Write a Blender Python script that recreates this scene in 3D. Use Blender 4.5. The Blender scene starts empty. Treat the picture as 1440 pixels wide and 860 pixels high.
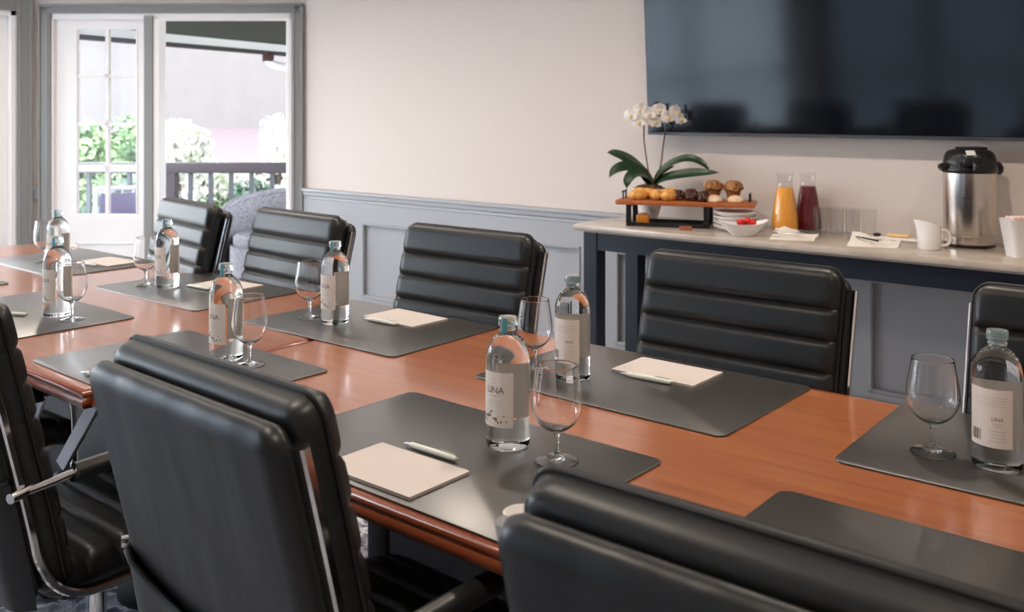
import bpy, bmesh, math, random
from mathutils import Vector, Matrix, noise
R = math.radians
PI = math.pi
SC = bpy.context.scene
COL = SC.collection
rnd = random.Random(7)

# ------------------------------------------------------------------ materials
MATS = {}
def mat(name, color=(.8, .8, .8), rough=.5, metal=0., coat=0., coat_rough=.05, trans=0., ior=1.45,
        emit=None, estr=0., bump=0., bscale=200., spec=.5, sheen=0., sub=0.):
    m = bpy.data.materials.new(name); m.use_nodes = True
    nt = m.node_tree; b = nt.nodes['Principled BSDF']
    b.inputs['Base Color'].default_value = (*color, 1)
    b.inputs['Roughness'].default_value = rough
    b.inputs['Metallic'].default_value = metal
    b.inputs['IOR'].default_value = ior
    b.inputs['Specular IOR Level'].default_value = spec
    b.inputs['Transmission Weight'].default_value = trans
    b.inputs['Coat Weight'].default_value = coat
    b.inputs['Coat Roughness'].default_value = coat_rough
    b.inputs['Sheen Weight'].default_value = sheen
    if sub:
        b.inputs['Subsurface Weight'].default_value = sub
        b.inputs['Subsurface Radius'].default_value = (.01, .006, .003)
    if emit:
        b.inputs['Emission Color'].default_value = (*emit, 1)
        b.inputs['Emission Strength'].default_value = estr
    if bump:
        tc = nt.nodes.new('ShaderNodeTexCoord'); nz = nt.nodes.new('ShaderNodeTexNoise')
        bp = nt.nodes.new('ShaderNodeBump')
        nz.inputs['Scale'].default_value = bscale; nz.inputs['Detail'].default_value = 4
        bp.inputs['Strength'].default_value = bump; bp.inputs['Distance'].default_value = .002
        nt.links.new(tc.outputs['Object'], nz.inputs['Vector'])
        nt.links.new(nz.outputs['Fac'], bp.inputs['Height'])
        nt.links.new(bp.outputs['Normal'], b.inputs['Normal'])
    MATS[name] = m
    return m
def ramp_mat(name, stops, scale=(1, 1, 1), nscale=5., detail=6., distort=0., wave=False, bands='X', **kw):
    """principled material whose base colour is a noise or wave pattern through a colour ramp"""
    m = mat(name, **kw); nt = m.node_tree; b = nt.nodes['Principled BSDF']
    tc = nt.nodes.new('ShaderNodeTexCoord'); mp = nt.nodes.new('ShaderNodeMapping')
    mp.inputs['Scale'].default_value = scale
    if wave:
        tx = nt.nodes.new('ShaderNodeTexWave'); tx.bands_direction = bands
        tx.inputs['Scale'].default_value = nscale; tx.inputs['Distortion'].default_value = distort
        tx.inputs['Detail'].default_value = detail; tx.inputs['Detail Scale'].default_value = 1.5
    else:
        tx = nt.nodes.new('ShaderNodeTexNoise')
        tx.inputs['Scale'].default_value = nscale; tx.inputs['Detail'].default_value = detail
        tx.inputs['Distortion'].default_value = distort
    rp = nt.nodes.new('ShaderNodeValToRGB')
    el = rp.color_ramp.elements
    while len(el) < len(stops): el.new(.5)
    for e, (p, c) in zip(el, stops): e.position = p; e.color = (*c, 1)
    nt.links.new(tc.outputs['Object'], mp.inputs['Vector'])
    nt.links.new(mp.outputs['Vector'], tx.inputs['Vector'])
    nt.links.new(tx.outputs['Fac'], rp.inputs['Fac'])
    nt.links.new(rp.outputs['Color'], b.inputs['Base Color'])
    return m
def pane_mat(name, tint=(1, 1, 1), refl=.06, edge=.6, power=4.):
    m = bpy.data.materials.new(name); m.use_nodes = True
    nt = m.node_tree; nt.nodes.remove(nt.nodes['Principled BSDF'])
    out = nt.nodes['Material Output']
    tr = nt.nodes.new('ShaderNodeBsdfTransparent'); tr.inputs['Color'].default_value = (*tint, 1)
    gl = nt.nodes.new('ShaderNodeBsdfGlossy'); gl.inputs['Roughness'].default_value = .01
    lw = nt.nodes.new('ShaderNodeLayerWeight'); lw.inputs['Blend'].default_value = .5
    pw = nt.nodes.new('ShaderNodeMath'); pw.operation = 'POWER'; pw.inputs[1].default_value = power
    fr = nt.nodes.new('ShaderNodeMath'); fr.operation = 'MULTIPLY_ADD'; fr.inputs[1].default_value = edge; fr.inputs[2].default_value = refl*.5
    nt.links.new(lw.outputs['Facing'], pw.inputs[0]); nt.links.new(pw.outputs[0], fr.inputs[0])
    mx = nt.nodes.new('ShaderNodeMixShader')
    nt.links.new(fr.outputs[0], mx.inputs[0]); nt.links.new(tr.outputs[0], mx.inputs[1])
    nt.links.new(gl.outputs[0], mx.inputs[2]); nt.links.new(mx.outputs[0], out.inputs['Surface'])
    MATS[name] = m
    return m

mat('paint', (.66, .585, .54), .75, bump=.05, bscale=90)
mat('paint_ceiling', (.82, .80, .77), .8)
mat('wainscot', (.325, .328, .342), .45)
mat('casing', (.25, .247, .24), .42)
mat('door_white', (.87, .84, .825), .4)
mat('door_shadow_line', (.62, .58, .56), .5)
pane_mat('window_glass')
pane_mat('thin_glass', (.975, .975, .975), .06, .7, 6.)
ramp_mat('carpet', [(.30, (.05, .055, .08)), (.45, (.18, .19, .23)), (.5, (.75, .75, .80)), (.57, (.34, .36, .42)), (.72, (.08, .085, .12))],
         nscale=7, detail=5, distort=2.2, rough=.95, bump=.3, bscale=500, spec=.1)
ramp_mat('cherry_wood', [(.25, (.27, .078, .024)), (.5, (.36, .115, .036)), (.75, (.42, .145, .05))],
         scale=(1.1, 14, 14), nscale=2.2, detail=7, distort=.8, rough=.34, coat=1., coat_rough=.15)
MATS['cherry_wood'].node_tree.nodes['Principled BSDF'].inputs['Coat IOR'].default_value = 2.1
ramp_mat('cherry_edge', [(.3, (.20, .045, .016)), (.7, (.27, .068, .024))],
         scale=(1.1, 14, 14), nscale=2.2, detail=5, rough=.28, coat=.6, coat_rough=.1)
mat('mat_leather', (.024, .021, .019), .4, bump=.03, bscale=700, spec=.5, coat=1., coat_rough=.33)
MATS['mat_leather'].node_tree.nodes['Principled BSDF'].inputs['Coat IOR'].default_value = 1.75
ramp_mat('black_leather', [(.35, (.008, .0092, .0105)), (.7, (.014, .0155, .0165))], nscale=4, rough=.38, bump=.22, bscale=16, spec=.5)
m_ = MATS['black_leather'].copy(); m_.name = 'slack_leather'; MATS['slack_leather'] = m_
_nt = m_.node_tree; _mp = _nt.nodes.new('ShaderNodeMapping'); _mp.inputs['Scale'].default_value = (1, 1, .16)
_tc = [n for n in _nt.nodes if n.type == 'TEX_COORD'][0]
for n in _nt.nodes:
    if n.type == 'BUMP': n.inputs['Strength'].default_value = .55; n.inputs['Distance'].default_value = .012; _hn = n.inputs['Height'].links[0].from_node
_hn.inputs['Scale'].default_value = 11; _hn.inputs['Detail'].default_value = 1.5
_nt.links.new(_tc.outputs['Object'], _mp.inputs['Vector']); _nt.links.new(_mp.outputs['Vector'], _hn.inputs['Vector'])
mat('black_piping', (.006, .006, .007), .4)
mat('chrome', (.82, .80, .78), .10, metal=1)
mat('satin_steel', (.62, .62, .63), .28, metal=1)
mat('zinc', (.72, .73, .75), .42, metal=.45)
mat('black_plastic', (.010, .010, .011), .3)
mat('dark_metal', (.03, .03, .033), .4, metal=.6)
mat('navy_paint', (.006, .010, .021), .42)
ramp_mat('stone_top', [(.3, (.40, .335, .28)), (.5, (.47, .40, .34)), (.7, (.52, .45, .39))], nscale=9, detail=8, rough=.22, coat=.2)
mat('stone_edge', (.30, .27, .24), .35)
mat('glass_clear', (1, 1, 1), 0., trans=1, ior=1.45)
mat('glass_water', (.985, 1, .995), 0., trans=1, ior=1.36)
mat('cap_clear', (.80, .93, .95), .08, trans=.85, ior=1.4)
mat('cap_seal', (.10, .30, .36), .35)
mat('label_paper', (.76, .70, .645), .6)
mat('label_ink', (.16, .13, .10), .6)
mat('label_ink_pale', (.58, .53, .48), .6)
mat('paper', (.55, .49, .462), .7)
mat('paper_edge', (.44, .39, .365), .8)
mat('pen_white', (.72, .74, .68), .3)
mat('pen_green', (.30, .36, .27), .35)
mat('tv_screen', (.004, .005, .008), .085, spec=.55)
mat('tv_bezel', (.015, .016, .02), .3)
mat('tv_trim', (.10, .105, .115), .35, metal=.6)
mat('white_ceramic', (.86, .83, .81), .15, coat=.4)
mat('white_pot', (.82, .78, .76), .35)
ramp_mat('bark', [(.35, (.05, .02, .01)), (.6, (.22, .10, .05))], nscale=60, rough=.9, bump=.6, bscale=80)
ramp_mat('orchid_leaf', [(.3, (.010, .035, .016)), (.7, (.030, .075, .034))], nscale=9, rough=.32, coat=.2)
mat('orchid_stem', (.10, .06, .04), .5)
mat('petal', (.88, .85, .83), .55, sub=.2)
mat('petal_lip', (.80, .62, .34), .5)
ramp_mat('tray_wood', [(.3, (.33, .085, .02)), (.7, (.46, .14, .04))], scale=(2, 20, 20), nscale=4, rough=.4)
ramp_mat('croissant', [(.3, (.62, .24, .05)), (.55, (.82, .42, .11)), (.8, (.88, .55, .22))], nscale=35, rough=.42, bump=.3, bscale=60)
ramp_mat('chocolate', [(.3, (.035, .012, .006)), (.7, (.10, .035, .018))], nscale=40, rough=.3, bump=.3, bscale=60)
ramp_mat('muffin', [(.3, (.13, .045, .015)), (.5, (.36, .16, .06)), (.75, (.50, .26, .11))], nscale=55, detail=8, rough=.8, bump=.8, bscale=90)
mat('muffin_paper', (.30, .12, .045), .8)
ramp_mat('roll_dough', [(.35, (.80, .52, .30)), (.7, (.90, .74, .56))], nscale=22, rough=.6)
mat('honey', (.55, .20, .02), .15, coat=.5)
mat('orange_juice', (.90, .40, .045), .35, sub=.15)
mat('red_juice', (.13, .002, .006), .3)
mat('napkin', (.86, .81, .74), .85)
mat('tag_copper', (.35, .12, .06), .4)
mat('strawberry', (.72, .02, .02), .3)
ramp_mat('berries', [(.4, (.03, .02, .015)), (.6, (.12, .10, .05))], nscale=70, rough=.4)
ramp_mat('brushed_steel', [(.3, (.56, .50, .45)), (.7, (.74, .68, .63))], scale=(40, 40, .3), nscale=6, rough=.22, metal=1)
mat('sugar_pink', (.86, .60, .60), .7)
mat('sugar_cream', (.87, .80, .66), .7)
mat('cheese', (.80, .55, .25), .5)
mat('deck', (.30, .27, .27), .8)
mat('railing_paint', (.07, .055, .066), .6)
mat('baluster_paint', (.10, .105, .12), .6)
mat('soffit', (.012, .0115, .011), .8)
mat('gutter_white', (.80, .79, .82), .5)
mat('gutter_dark', (.05, .04, .045), .7)
mat('pipe_brown', (.045, .010, .010), .6)
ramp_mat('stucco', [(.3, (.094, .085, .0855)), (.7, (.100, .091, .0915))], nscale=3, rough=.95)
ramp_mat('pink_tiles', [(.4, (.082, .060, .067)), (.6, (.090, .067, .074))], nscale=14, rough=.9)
ramp_mat('leaf_overexposed', [(.3, (.55, .68, .36)), (.42, (.86, .86, .78)), (.7, (.9, .88, .88))], nscale=4, rough=.8)  # white colour stands in for overexposed sunlit foliage
ramp_mat('leaf_green', [(.3, (.07, .15, .06)), (.5, (.18, .28, .12)), (.75, (.40, .46, .28))], nscale=3, rough=.7)
ramp_mat('leaf_teal', [(.3, (.06, .14, .10)), (.5, (.16, .27, .20)), (.75, (.42, .47, .40))], nscale=3, rough=.7)
mat('twig', (.10, .07, .05), .9)
ramp_mat('wicker', [(.35, (.15, .145, .17)), (.5, (.25, .245, .275)), (.7, (.32, .31, .34))], nscale=60, rough=.8, bump=.5, bscale=160)
mat('cushion_purple', (.10, .075, .15), .8)
mat('lilac_frame', (.62, .55, .74), .6)
mat('grass', (.16, .165, .13), .95)
mat('terrace', (.42, .41, .40), .9)
mat('lamp_white', (.85, .84, .82), .5)
mat('lamp_glow', (1, .9, .75), .5, emit=(1, .78, .55), estr=28)
mat('label_white', (.8, .8, .8), .5)

# ------------------------------------------------------------------ mesh helpers
class MB:
    def __init__(s): s.bm = bmesh.new()
    def box(s, x0, x1, y0, y1, z0, z1, bevel=0., seg=2, M=None):
        b = bmesh.new(); bmesh.ops.create_cube(b, size=1)
        for v in b.verts:
            v.co = Vector(((x0 + x1) / 2 + v.co.x * (x1 - x0), (y0 + y1) / 2 + v.co.y * (y1 - y0), (z0 + z1) / 2 + v.co.z * (z1 - z0)))
        if bevel: bmesh.ops.bevel(b, geom=list(b.edges), offset=bevel, segments=seg, profile=.5, affect='EDGES')
        s._add(b, M); return s
    def _add(s, b, M=None):
        if M is not None: b.transform(M)
        me = bpy.data.meshes.new('tmp'); b.to_mesh(me); b.free()
        s.bm.from_mesh(me); bpy.data.meshes.remove(me)
    def lathe(s, prof, seg=40, at=(0, 0, 0), sx=1., sy=1.):
        """prof: list of (r, z); r == 0 makes a pole"""
        bm = s.bm; rings = []
        for r, z in prof:
            if r < 1e-6: rings.append([bm.verts.new((at[0], at[1], at[2] + z))])
            else: rings.append([bm.verts.new((at[0] + sx * r * math.cos(2 * PI * k / seg), at[1] + sy * r * math.sin(2 * PI * k / seg), at[2] + z)) for k in range(seg)])
        for a, b in zip(rings, rings[1:]):
            for k in range(seg):
                k2 = (k + 1) % seg
                if len(a) == 1 and len(b) == 1: break
                if len(a) == 1: bm.faces.new((a[0], b[k2], b[k]))
                elif len(b) == 1: bm.faces.new((a[k], a[k2], b[0]))
                else: bm.faces.new((a[k], a[k2], b[k2], b[k]))
        return s
    def tube(s, pts, rad, seg=10, flat=None, up=None, closed=False):
        """round (or flat=(w, h) rectangular) section swept along pts; rad may be a list"""
        bm = s.bm; pts = [Vector(p) for p in pts]; n = len(pts); rings = []; pu = Vector(up) if up else None
        for i, p in enumerate(pts):
            if closed: t = pts[(i + 1) % n] - pts[i - 1]
            else: t = pts[min(i + 1, n - 1)] - pts[max(i - 1, 0)]
            t.normalize()
            if pu is None:
                pu = Vector((0, 0, 1)) if abs(t.z) < .9 else Vector((1, 0, 0))
            a = t.cross(pu)
            if a.length < 1e-6: a = t.orthogonal()
            a.normalize(); b = a.cross(t).normalized()
            if not up: pu = b
            r = rad[i] if isinstance(rad, (list, tuple)) else rad
            if flat:
                w, h = flat; e = min(w, h) * .22
                sec = [(w/2, -h/2+e), (w/2, h/2-e), (w/2-e, h/2), (-w/2+e, h/2), (-w/2, h/2-e), (-w/2, -h/2+e), (-w/2+e, -h/2), (w/2-e, -h/2)]
                rings.append([bm.verts.new(p + a * u + b * v) for u, v in sec])
            else:
                rings.append([bm.verts.new(p + (a * math.cos(2*PI*k/seg) + b * math.sin(2*PI*k/seg)) * r) for k in range(seg)])
        m = len(rings[0])
        pairs = list(zip(rings, rings[1:])) + ([(rings[-1], rings[0])] if closed else [])
        for A, B in pairs:
            for k in range(m): bm.faces.new((A[k], A[(k+1) % m], B[(k+1) % m], B[k]))
        if not closed:
            bm.faces.new(list(reversed(rings[0]))); bm.faces.new(rings[-1])
        return s
    def prism(s, outline, z0, z1, bevel=0., seg=2, M=None):
        b = bmesh.new()
        f = b.faces.new([b.verts.new((x, y, z0)) for x, y in outline])
        r = bmesh.ops.extrude_face_region(b, geom=[f])
        for v in r['geom']:
            if isinstance(v, bmesh.types.BMVert): v.co.z = z1
        bmesh.ops.recalc_face_normals(b, faces=b.faces)
        if bevel:
            es = [e for e in b.edges if abs(e.verts[0].co.z - e.verts[1].co.z) < 1e-7]
            bmesh.ops.bevel(b, geom=es, offset=bevel, segments=seg, profile=.5, affect='EDGES')
        s._add(b, M); return s
    def blob(s, c, rx, ry, rz, sub=3, amp=0., freq=10., seed=0., flat_bottom=None, M=None):
        b = bmesh.new(); bmesh.ops.create_icosphere(b, subdivisions=sub, radius=1)
        for v in b.verts:
            n = v.co.normalized()
            k = 1 + amp * noise.noise(n * freq + Vector((seed, seed * 1.7, 0)))
            v.co = Vector((n.x * rx * k, n.y * ry * k, n.z * rz * k))
            if flat_bottom is not None and v.co.z < flat_bottom: v.co.z = flat_bottom
        b.transform(Matrix.Translation(Vector(c)))
        s._add(b, M); return s
    def grid(s, P, nu, nv, closed_u=False):
        """P(i, j) -> Vector; a surface of nu x nv points"""
        bm = s.bm; V = [[bm.verts.new(P(i, j)) for j in range(nv)] for i in range(nu)]
        for i in range(nu if closed_u else nu - 1):
            for j in range(nv - 1):
                i2 = (i + 1) % nu
                bm.faces.new((V[i][j], V[i2][j], V[i2][j+1], V[i][j+1]))
        return s
    def build(s, name, material, parent=None, smooth=38, loc=None, recalc=True):
        if recalc: bmesh.ops.recalc_face_normals(s.bm, faces=s.bm.faces)
        me = bpy.data.meshes.new(name); s.bm.to_mesh(me); s.bm.free()
        me.materials.append(MATS[material] if isinstance(material, str) else material)
        if smooth:
            for p in me.polygons: p.use_smooth = True
            me.set_sharp_from_angle(angle=R(smooth))
        o = bpy.data.objects.new(name, me); COL.objects.link(o)
        if parent: o.parent = parent
        if loc: o.location = loc
        return o
def hold(prof, e=.0006, least=.012):
    """extra rings close to both ends of long straight runs, so they shade straight"""
    out_ = [prof[0]]
    for a, b in zip(prof, prof[1:]):
        l = math.hypot(b[0]-a[0], b[1]-a[1])
        if l > least:
            out_ += [(a[0]+(b[0]-a[0])*e/l, a[1]+(b[1]-a[1])*e/l), (b[0]-(b[0]-a[0])*e/l, b[1]-(b[1]-a[1])*e/l)]
        out_.append(b)
    return out_
def sm(prof, n=4):
    return [(max(0., p.x), p.y) for p in spline([(r, z, 0) for r, z in prof], n)]
def rrect(w, d, r, n=6, x0=None, y0=None):
    """rounded rectangle outline centred on the origin"""
    pts = []
    for cx, cy, a0 in ((w/2-r, d/2-r, 0), (-w/2+r, d/2-r, 90), (-w/2+r, -d/2+r, 180), (w/2-r, -d/2+r, 270)):
        for k in range(n + 1):
            a = R(a0 + 90 * k / n); pts.append((cx + r * math.cos(a), cy + r * math.sin(a)))
    return pts
def tag(o, label=None, cat=None, group=None, kind=None):
    if label: o['label'] = label
    if cat: o['category'] = cat
    if group: o['group'] = group
    if kind: o['kind'] = kind
    return o
def thing(name, label, cat, loc=(0, 0, 0), rotz=0., group=None):
    o = bpy.data.objects.new(name, None); COL.objects.link(o)
    o.location = loc; o.rotation_euler = (0, 0, rotz); o.empty_display_size = .05
    return tag(o, label, cat, group)
def struct(o): o['kind'] = 'structure'; return o
KIDS = {}
def kids(o): return [c for c in bpy.data.objects if c.parent == o]
def copy_tree(o, parent=None):
    c = o.copy(); COL.objects.link(c)
    if parent: c.parent = parent
    for ch in kids(o): copy_tree(ch, c)
    return c
def place(o, loc, rotz=0., label=None, group=None):
    o.location = loc; o.rotation_euler = (0, 0, rotz)
    if label: o['label'] = label
    if group: o['group'] = group
    return o
def text_mesh(body, size, align='CENTER'):
    cu = bpy.data.curves.new('t', 'FONT'); cu.body = body; cu.size = size; cu.align_x = align; cu.resolution_u = 3
    o = bpy.data.objects.new('t', cu); COL.objects.link(o)
    bpy.context.view_layer.update()
    me = bpy.data.meshes.new_from_object(o.evaluated_get(bpy.context.evaluated_depsgraph_get()))
    bpy.data.objects.remove(o); bpy.data.curves.remove(cu)
    return me
def spline(pts, n=8):
    """Catmull-Rom through pts"""
    P = [Vector(p) for p in pts]; P = [2*P[0]-P[1]] + P + [2*P[-1]-P[-2]]; out = []
    for i in range(1, len(P) - 2):
        for k in range(n):
            t = k / n; a, b, c, d = P[i-1], P[i], P[i+1], P[i+2]
            out.append(.5 * ((2*b) + (c-a)*t + (2*a-5*b+4*c-d)*t*t + (3*b-a-3*c+d)*t**3))
    out.append(P[-2]); return out

# ------------------------------------------------------------------ camera
CAM_YAW = R(39.62)
cd = bpy.data.cameras.new('camera'); cam = bpy.data.objects.new('camera', cd); COL.objects.link(cam)
cam.location = (0, 0, 1.35); cam.rotation_euler = (R(90), 0, CAM_YAW)
cd.sensor_width = 36; cd.lens = 1325.06 / 1440 * 36; cd.shift_y = -(430 - 157.8) / 1440
cd.clip_start = .02; cd.clip_end = 200
cd.dof.use_dof = True; cd.dof.focus_distance = 1.95; cd.dof.aperture_fstop = 6.3
SC.camera = cam

# ------------------------------------------------------------------ room shell
YW = 4.10            # long wall carrying the screen
CEIL = 2.72
BX, BY = -6.73, 2.93 # corner between the bay wall and the left wall
AX = -5.25
XR, YB = 1.9, -1.45
BAY_L = math.hypot(AX - BX, YW - BY); BAY_A = math.atan2(YW - BY, AX - BX)
struct(MB().prism([(BX-.1, YB-.1), (XR+.1, YB-.1), (XR+.1, YW+.1), (AX-.04, YW+.1), (BX-.1, BY+.04)], -.05, 0).build('floor', 'carpet', smooth=0))
struct(MB().prism([(BX-.12, YB-.12), (XR+.12, YB-.12), (XR+.12, YW+.12), (AX-.05, YW+.12), (BX-.12, BY+.05)], CEIL, CEIL+.12).build('ceiling', 'paint_ceiling', smooth=0))
# long wall
struct(MB().box(AX-.04, XR+.1, YW, YW+.12, 0, CEIL).build('wall_back', 'paint', smooth=0))
# wainscot on the long wall: backing, stiles and rails around recessed panels
w = MB()
RAIL = .83
w.box(AX+.02, XR, YW-.006, YW+.001, .0, .78)
pan = [(-5.05, -4.78), (-4.63, -4.115), (-3.985, -2.90), (-2.68, -1.545), (-1.395, -.25), (-.1, 1.05)]
pz0, pz1 = .155, .640
xs = [AX+.02]
for a, b in pan:
    w.box(xs[-1], a, YW-.026, YW-.004, 0, .78); xs.append(b)
w.box(xs[-1], XR, YW-.026, YW-.004, 0, .78)
for a, b in pan:
    w.box(a-.001, b+.001, YW-.026, YW-.004, pz1, .78); w.box(a-.001, b+.001, YW-.026, YW-.004, 0, pz0)
    mo = .018                                                          # small bead inside every frame
    for x0, x1, z0, z1 in ((a, a+mo, pz0, pz1), (b-mo, b, pz0, pz1), (a, b, pz1-mo, pz1), (a, b, pz0, pz0+mo)):
        w.box(x0, x1, YW-.034, YW-.005, z0, z1, .005, 1)
struct(w.build('trim_1', 'wainscot', smooth=30))
w = MB()
w.box(AX+.02, XR, YW-.050, YW+.001, RAIL-.022, RAIL, .006, 2)
w.box(AX+.02, XR, YW-.036, YW+.001, RAIL-.048, RAIL-.022, .004, 2)
w.box(AX+.02, XR, YW-.030, YW+.001, RAIL-.072, RAIL-.050, .006, 2)
struct(w.build('trim_2', 'wainscot', smooth=30))
struct(MB().box(AX+.05, XR, YW-.040, YW-.02, 0, .13, .006).build('baseboard_back', 'wainscot', smooth=30))
# right and rear walls
struct(MB().box(XR, XR+.12, YB-.1, YW+.1, 0, CEIL).build('wall_right', 'paint', smooth=0))
WINS = [(-6.35, -4.02), (-3.62, -1.62)]
WZ0, WZ1 = .10, 2.25
w = MB(); px = BX - .1
for a, b in WINS:
    w.box(px, a, YB-.12, YB, 0, CEIL); w.box(a, b, YB-.12, YB, 0, WZ0); w.box(a, b, YB-.12, YB, WZ1, CEIL); px = b
w.box(px, XR+.1, YB-.12, YB, 0, CEIL)
struct(w.build('wall_front', 'paint', smooth=0))
for i, (a, b) in enumerate(WINS):
    w = MB(); c = (a + b) / 2
    for x0, x1, z0, z1 in ((a, a+.07, WZ0, WZ1), (b-.07, b, WZ0, WZ1), (a, b, WZ0, WZ0+.12), (a, b, WZ1-.08, WZ1), (c-.05, c+.05, WZ0, WZ1), (a, b, 1.06, 1.11)):
        w.box(x0, x1, YB-.09, YB-.03, z0, z1)
    f = struct(w.build('window_%d' % (i + 1), 'door_white', smooth=0))
    MB().box(a+.05, b-.05, YB-.064, YB-.058, WZ0+.1, WZ1-.06).build('pane', 'window_glass', f, smooth=0)

m = bpy.data.materials.new('sheer_fabric'); m.use_nodes = True; nt = m.node_tree; nt.nodes.remove(nt.nodes['Principled BSDF'])
df = nt.nodes.new('ShaderNodeBsdfDiffuse'); df.inputs[0].default_value = (.62, .66, .70, 1)
tl_ = nt.nodes.new('ShaderNodeBsdfTranslucent'); tl_.inputs[0].default_value = (.66, .75, .84, 1)
mx = nt.nodes.new('ShaderNodeMixShader'); mx.inputs[0].default_value = .62
nt.links.new(df.outputs[0], mx.inputs[1]); nt.links.new(tl_.outputs[0], mx.inputs[2]); nt.links.new(mx.outputs[0], nt.nodes['Material Output'].inputs['Surface'])
MATS['sheer_fabric'] = m
m2 = m.copy(); m2.name = 'dense_fabric'; MATS['dense_fabric'] = m2
for n_ in m2.node_tree.nodes:
    if n_.type == 'BSDF_TRANSLUCENT': n_.inputs[0].default_value = (.12, .15, .19, 1)
    if n_.type == 'BSDF_DIFFUSE': n_.inputs[0].default_value = (.40, .43, .46, 1)
for (a, b), lab in zip(WINS, ('sheer pale curtain over the left-hand window behind the camera', 'sheer pale curtain over the right-hand window behind the camera')):
    w = MB(); n = int((b-a+.2)/.02)
    w.grid(lambda i, j: Vector((a-.1+(b-a+.2)*i/n, YB+.06+.022*math.sin(i*.9)+.010*math.sin(i*.37+1), .04+2.30*j)), n+1, 2)
    tag(w.build('sheer_curtain', 'sheer_fabric' if a < -4 else 'dense_fabric', smooth=80, recalc=False), lab, 'curtain', 'sheer curtains')
    rod = MB().tube([(a-.15, YB+.06, 2.36), (b+.15, YB+.06, 2.36)], .012, 10).build('curtain_rod', 'dark_metal')
    tag(rod, lab.replace('sheer pale curtain', 'dark curtain rod'), 'curtain rod', 'curtain rods')

# bay wall: local x along the wall (left to right in the picture), y outwards
def bay(name, mb, m, parent=None, smooth=30):
    o = mb.build(name, m, parent, smooth)
    if parent is None: o.location = (BX, BY, 0); o.rotation_euler = (0, 0, BAY_A)
    return o
D0, D1, DZ = .118, 1.795, 2.040        # doorway
w = MB()
w.box(-.02, D0-.005, 0, .14, 0, CEIL).box(D1+.005, BAY_L+.02, 0, .14, 0, CEIL).box(D0-.01, D1+.01, 0, .14, DZ, CEIL)
struct(bay('wall_bay', w, 'paint', smooth=0))
w = MB()
def casing(w, x0, x1, z0, z1, horiz=False):
    w.box(x0, x1, -.022, .002, z0, z1, .004, 1)
    if horiz:
        w.box(x0, x1, -.034, -.02, z1-.020, z1, .004, 1); w.box(x0, x1, -.028, -.02, z0+.012, z0+.026, .003, 1)
    else:
        e = .020 if x1 > 1 else -.020
        xa = x1-.020 if x1 > 1 else x0
        w.box(xa, xa+.020, -.034, -.02, z0, z1, .004, 1)
        xb = x0+.012 if x1 > 1 else x1-.026
        w.box(xb, xb+.014, -.028, -.02, z0, z1, .003, 1)
casing(w, .032, D0, 0, 2.10); casing(w, D1, BAY_L-.006, 0, 2.10); casing(w, .032, BAY_L-.006, 2.035, 2.10, True)
struct(bay('trim_3', w, 'casing'))
# door frame, jambs and centre mullion
w = MB()
w.box(D0-.004, D0+.012, -.004, .14, 0, DZ).box(D1-.045, D1-.022, .02, .13, 0, DZ, .003, 1).box(D1-.024, D1+.004, -.004, .14, 0, DZ).box(D0, D1, -.004, .14, DZ-.045, DZ+.003)
w.box(.830, .872, -.004, .12, 0, DZ-.02, .003, 1)
w.box(D0, D1, 0, .14, -.012, .012)
struct(bay('trim_4', w, 'door_white'))
w = MB(); w.box(.768, .832, -.016, .10, 0, DZ-.02, .004, 1)
struct(bay('trim_5', w, 'casing'))
# glazed leaf with eight panes
def glazed_leaf(w, x0, x1, z1, gx0, gx1, rows, y0=.03, y1=.07, muntin=.024):
    w.box(x0, gx0, y0, y1, .01, z1).box(gx1, x1, y0, y1, .01, z1)
    w.box(gx0, gx1, y0, y1, .01, rows[0][0]).box(gx0, gx1, y0, y1, rows[-1][1], z1)
    c = (gx0 + gx1) / 2
    w.box(c-muntin/2, c+muntin/2, y0+.003, y1-.003, rows[0][0], rows[-1][1])
    for (a, b), (c0, d0) in zip(rows, rows[1:]): w.box(gx0, gx1, y0+.003, y1-.003, b, c0)
    for x in (gx0, gx1): w.box(x-.006, x+.006, y0-.005, y0+.01, rows[0][0], rows[-1][1], .003, 1)
ROWS = [(.640, .935), (.985, 1.256), (1.281, 1.592), (1.616, 1.928)]
w = MB(); glazed_leaf(w, D0+.013, .766, DZ-.02, .278, .704, ROWS)
for x0, x1, z0, z1 in ((.278, .704, .430, .445), (.278, .704, .13, .145), (.278, .293, .13, .445), (.689, .704, .13, .445)):
    w.box(x0, x1, .022, .032, z0, z1, .003, 1)
door = struct(bay('door_1', w, 'door_white'))
c = (.278 + .704) / 2
for a, b in ROWS:
    for x0, x1 in ((.278, c-.012), (c+.012, .704)):
        MB().box(x0, x1, .048, .052, a, b).build('pane', 'window_glass', door, smooth=0)
# strip of rail moulding between the two door casings
w = MB(); w.box(-.005, .034, -.04, .001, RAIL-.022, RAIL).box(-.005, .034, -.028, .001, RAIL-.075, RAIL-.022).box(-.005, .034, -.03, .0, 0, .12)
struct(bay('trim_6', w, 'casing'))
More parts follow.
